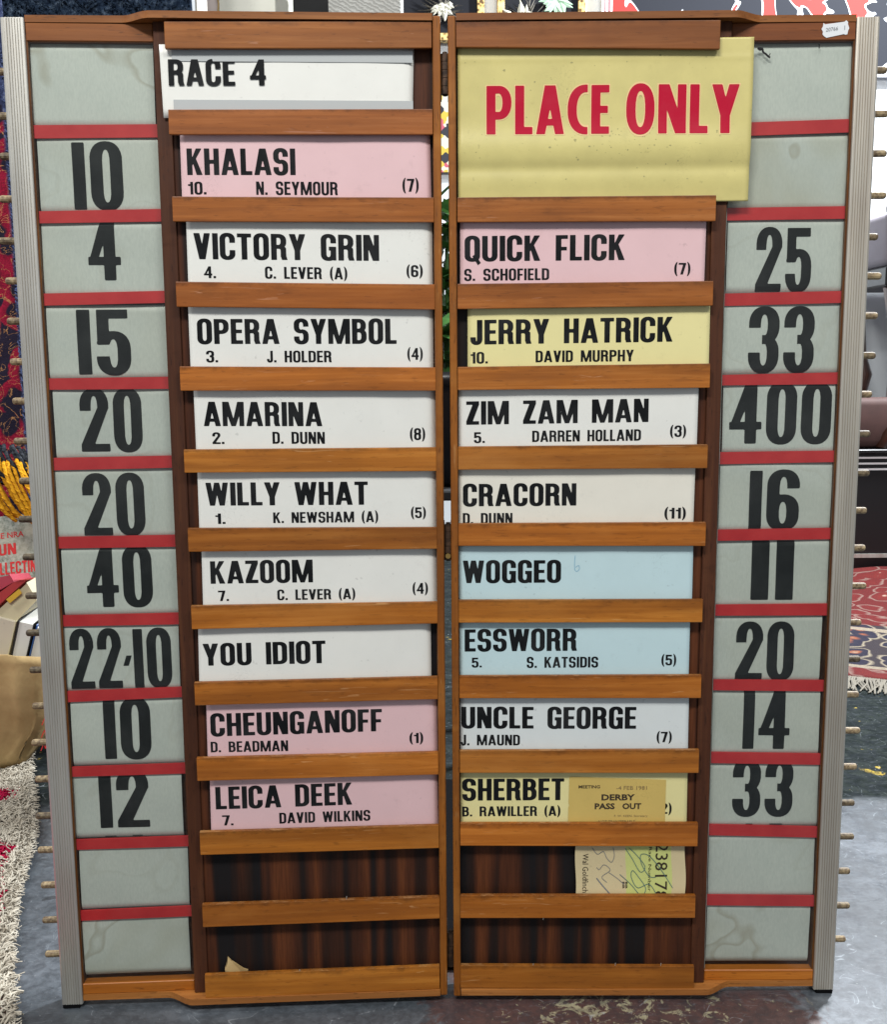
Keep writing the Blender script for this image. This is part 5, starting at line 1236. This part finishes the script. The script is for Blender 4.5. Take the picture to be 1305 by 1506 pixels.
for k in range(90):
    a = R.uniform(0, 2*math.pi); el = R.uniform(-.2, 1.2); base = Vector((R.uniform(-.05, .05), R.uniform(-.05, .05), R.uniform(.26, .60)))
    d = Vector((math.cos(a)*math.cos(el), math.sin(a)*math.cos(el), math.sin(el))); l = R.uniform(.06, .12); w = l*.24; sd_ = d.cross(Vector((0, 0, 1))).normalized()
    p = [base+d*l*t+Vector((0, 0, -.35*l*t*t)) for t in (0, .3, .65, 1)]
    mb.add([p[0], p[1]+sd_*w, p[1]-Vector((0, 0, w*.3)), p[1]-sd_*w, p[2]+sd_*w*.8, p[2]-Vector((0, 0, w*.25)), p[2]-sd_*w*.8, p[3]], [(0, 2, 1), (0, 3, 2), (1, 2, 5, 4), (2, 3, 6, 5), (4, 5, 7), (5, 6, 7)])
    if k % 3 == 0: sm_.tube([(base.x*.3, base.y*.3, .22), base*1.0], .0022, 5)
mb.build('foliage', ['leafgreen'], plant); sm_.build('stems', ['leafgreen'], plant)

# ------------------------------------------------------------------ right side: rug, black cabinet, chairs
m, nt, b = mat('oriental_rug', 0.9, spec=.15); v = coords(nt)
nz_ = N(nt, 'ShaderNodeTexNoise', Scale=9.0, Detail=2.0); Lk(nt, v, nz_.inputs['Vector']); vm = nt.nodes.new('ShaderNodeVectorMath'); vm.operation = 'MULTIPLY_ADD'; vm.inputs[1].default_value = (.09, .09, .09); Lk(nt, nz_.outputs['Color'], vm.inputs[0]); Lk(nt, v, vm.inputs[2])
vo = N(nt, 'ShaderNodeTexVoronoi', Scale=11.0); Lk(nt, vm.outputs[0], vo.inputs['Vector'])
fld = ramp(nt, vo.outputs['Distance'], [(0.0, (0.30, 0.24, 0.17)), (0.16, (0.22, 0.07, 0.035)), (0.28, (0.02, 0.02, 0.035)), (0.5, (0.015, 0.015, 0.03)), (0.56, (0.26, 0.22, 0.16)), (0.66, (0.03, 0.025, 0.03))])
redf = ramp(nt, vo.outputs['Distance'], [(0.0, (0.50, 0.40, 0.32)), (0.12, (0.13, 0.016, 0.014)), (0.5, (0.11, 0.012, 0.012)), (0.58, (0.20, 0.13, 0.11)), (0.62, (0.10, 0.012, 0.012))])
sx = nt.nodes.new('ShaderNodeSeparateXYZ'); Lk(nt, v, sx.inputs[0])
band = ramp(nt, sx.outputs[1], [(0.0, (1, 1, 1)), (.095, (0, 0, 0)), (.115, (0, 0, 0)), (.56, (0, 0, 0)), (.60, (1, 1, 1))], 'CONSTANT')
c = mix(nt, band, fld, redf)
grd = ramp(nt, sx.outputs[1], [(0.0, B0), (.095, W1), (.125, B0), (.52, W1), (.56, B0)], 'CONSTANT'); c = mix(nt, grd, c, (0.24, 0.20, 0.15))
c = mix(nt, ramp(nt, noise_n(nt, v, 220, 2), [(0.4, B0), (0.7, (.4,)*3)]), c, (0.03, 0.02, 0.02))
Lk(nt, c, b.inputs['Base Color']); bump(nt, b, noise_n(nt, v, 240, 2), .5, .003); MAT['oriental'] = m
vs = []; fs = []; nx = 50; ny = 50
ang = math.radians(-76)
for c_ in range(ny+1):
    for a_ in range(nx+1):
        x = 1.6*a_/nx-.15; y = 1.35*c_/ny; z = .010+.006*noise.noise(Vector((x*5, y*5, 1)))+ (.05*max(0, (y-.60))*(1+.6*math.sin(x*7)) if y > .6 else 0)
        vs.append((x, y, z))
for c_ in range(ny):
    for a_ in range(nx): q = c_*(nx+1)+a_; fs.append((q, q+1, q+nx+2, q+nx+1))
K = len(vs); vs += [(x, y, .0) for x, y, z in vs]; fs += [tuple(K+i for i in f[::-1]) for f in fs]
for c_ in range(ny): q = c_*(nx+1); fs.append((q, q+nx+1, K+q+nx+1, K+q)); q += nx; fs.append((q, K+q, K+q+nx+1, q+nx+1))
for a_ in range(nx): fs.append((a_, K+a_, K+a_+1, a_+1)); q = ny*(nx+1)+a_; fs.append((q, q+1, K+q+1, K+q))
org = new_obj('oriental_rug', vs, fs, ['oriental'], None, None, True); org.location = (1.02, 1.46, FLOOR+.001); org.rotation_euler = (0, 0, math.radians(-24))
tag(org, "red and black oriental rug with cream fringe on the floor right of the board", "rug")
MAT['fringe'] = paper('cream_fringe', (.27, .245, .20), .2); mb = MB(); R = random.Random(8)
for k in range(420):
    x = -.15+1.6*k/420; l = R.uniform(.07, .12); mb.tube([(x, .002, .008), (x+R.uniform(-.01, .01), -l*.5, .010), (x+R.uniform(-.02, .02), -l, .003)], .0022, 4)
tag(mb.build('fringe', ['fringe'], org), kind='stuff')
mb = MB(); mb.bbox(-.30, .26, .075, .74, FLOOR, .004, .003); o = mb.build('shade_mat', ['rubber']); tag(o, "black mat added as shade on the floor behind the board, seen through the gap", "mat")  # flat black sheet added in place of shade on the floor here
# cabinet
mb = MB(); mb.bbox(1.40, 2.60, 2.70, 3.18, FLOOR+.03, .49, .004); cab = mb.build('black_cabinet', ['black']); tag(cab, "black lacquered cabinet with pale stripes along its top edge, far right", "cabinet")
for z in (.425, .447, .469): s = MB(); s.box(1.40, 2.60, 2.694, 2.6995, z, z+.007); s.build('pale_stripe', ['whitepaint'], cab)
s = MB(); s.box(1.40, 2.60, 2.694, 2.6995, .085, .100); s.build('silver_strip', ['alu'], cab); s = MB(); s.box(1.43, 2.57, 2.75, 3.15, FLOOR, FLOOR+.0295); s.build('plinth', ['blackmatt'], cab)
s = MB(); s.bbox(1.39, 2.61, 2.68, 3.19, .4905, .505, .003); s.build('top', ['black'], cab)
# chairs standing on the cabinet
m, nt, b = mat('mahogany', 0.3); n_ = noise_n(nt, coords(nt, (30, 30, 4)), 1, 5); Lk(nt, ramp(nt, n_, [(0.3, (0.018, 0.007, 0.005)), (0.7, (0.085, 0.030, 0.016))]), b.inputs['Base Color']); b.inputs['Coat Weight'].default_value = .4; MAT['mahogany'] = m
MAT['mauve'] = paper('mauve_upholstery', (.22, .20, .23), .08, .8); MAT['brocade'] = paper('rose_brocade', (.07, .030, .026), .35, .7)
o = MB(); o.bbox(-.25, .25, -.22, .22, .685, .885, .03, seg=3); ch = o.build('upholstered_stool', ['mauve'], None, True); ch.location = (1.905, 2.93, .5055); tag(ch, "mahogany legged stool with thick mauve grey seat standing on the black cabinet", 'stool')
q = MB(); q.bbox(-.245, .245, -.215, .215, .612, .6845, .006); q.build('seat_rail', ['black'], ch)
q = MB(); q.tube([(-.25, -.2, .892), (-.15, -.215, .905), (0, -.21, .90), (.15, -.215, .905), (.25, -.2, .892)], [.012, .020, .014, .020, .012], 8); q.build('carved_trim', ['mahogany'], ch, True)
for sx_ in (-1, 1):
    for sy in (-1, 1):
        q = MB(); q.tube([(sx_*.200, sy*.18, .611), (sx_*.190, sy*.175, .52), (sx_*.172, sy*.16, .36), (sx_*.160, sy*.15, .28), (sx_*.185, sy*.18, .12), (sx_*.225, sy*.205, .0)], [.040, .030, .018, .030, .028, .022], 8); q.build('leg', ['mahogany'], ch, True)
q = MB(); q.tube([(-.16, -.15, .28), (.16, -.15, .28)], .022, 8); q.build('stretcher', ['mahogany'], ch, True)
mb = MB(); mb.bbox(1.50, 1.95, 2.72, 2.80, .506, .70, .03, seg=3); o = mb.build('brocade_cushion', ['brocade'], None, True); tag(o, "rose brown brocade cushion lying on the black cabinet under the chair", "cushion")
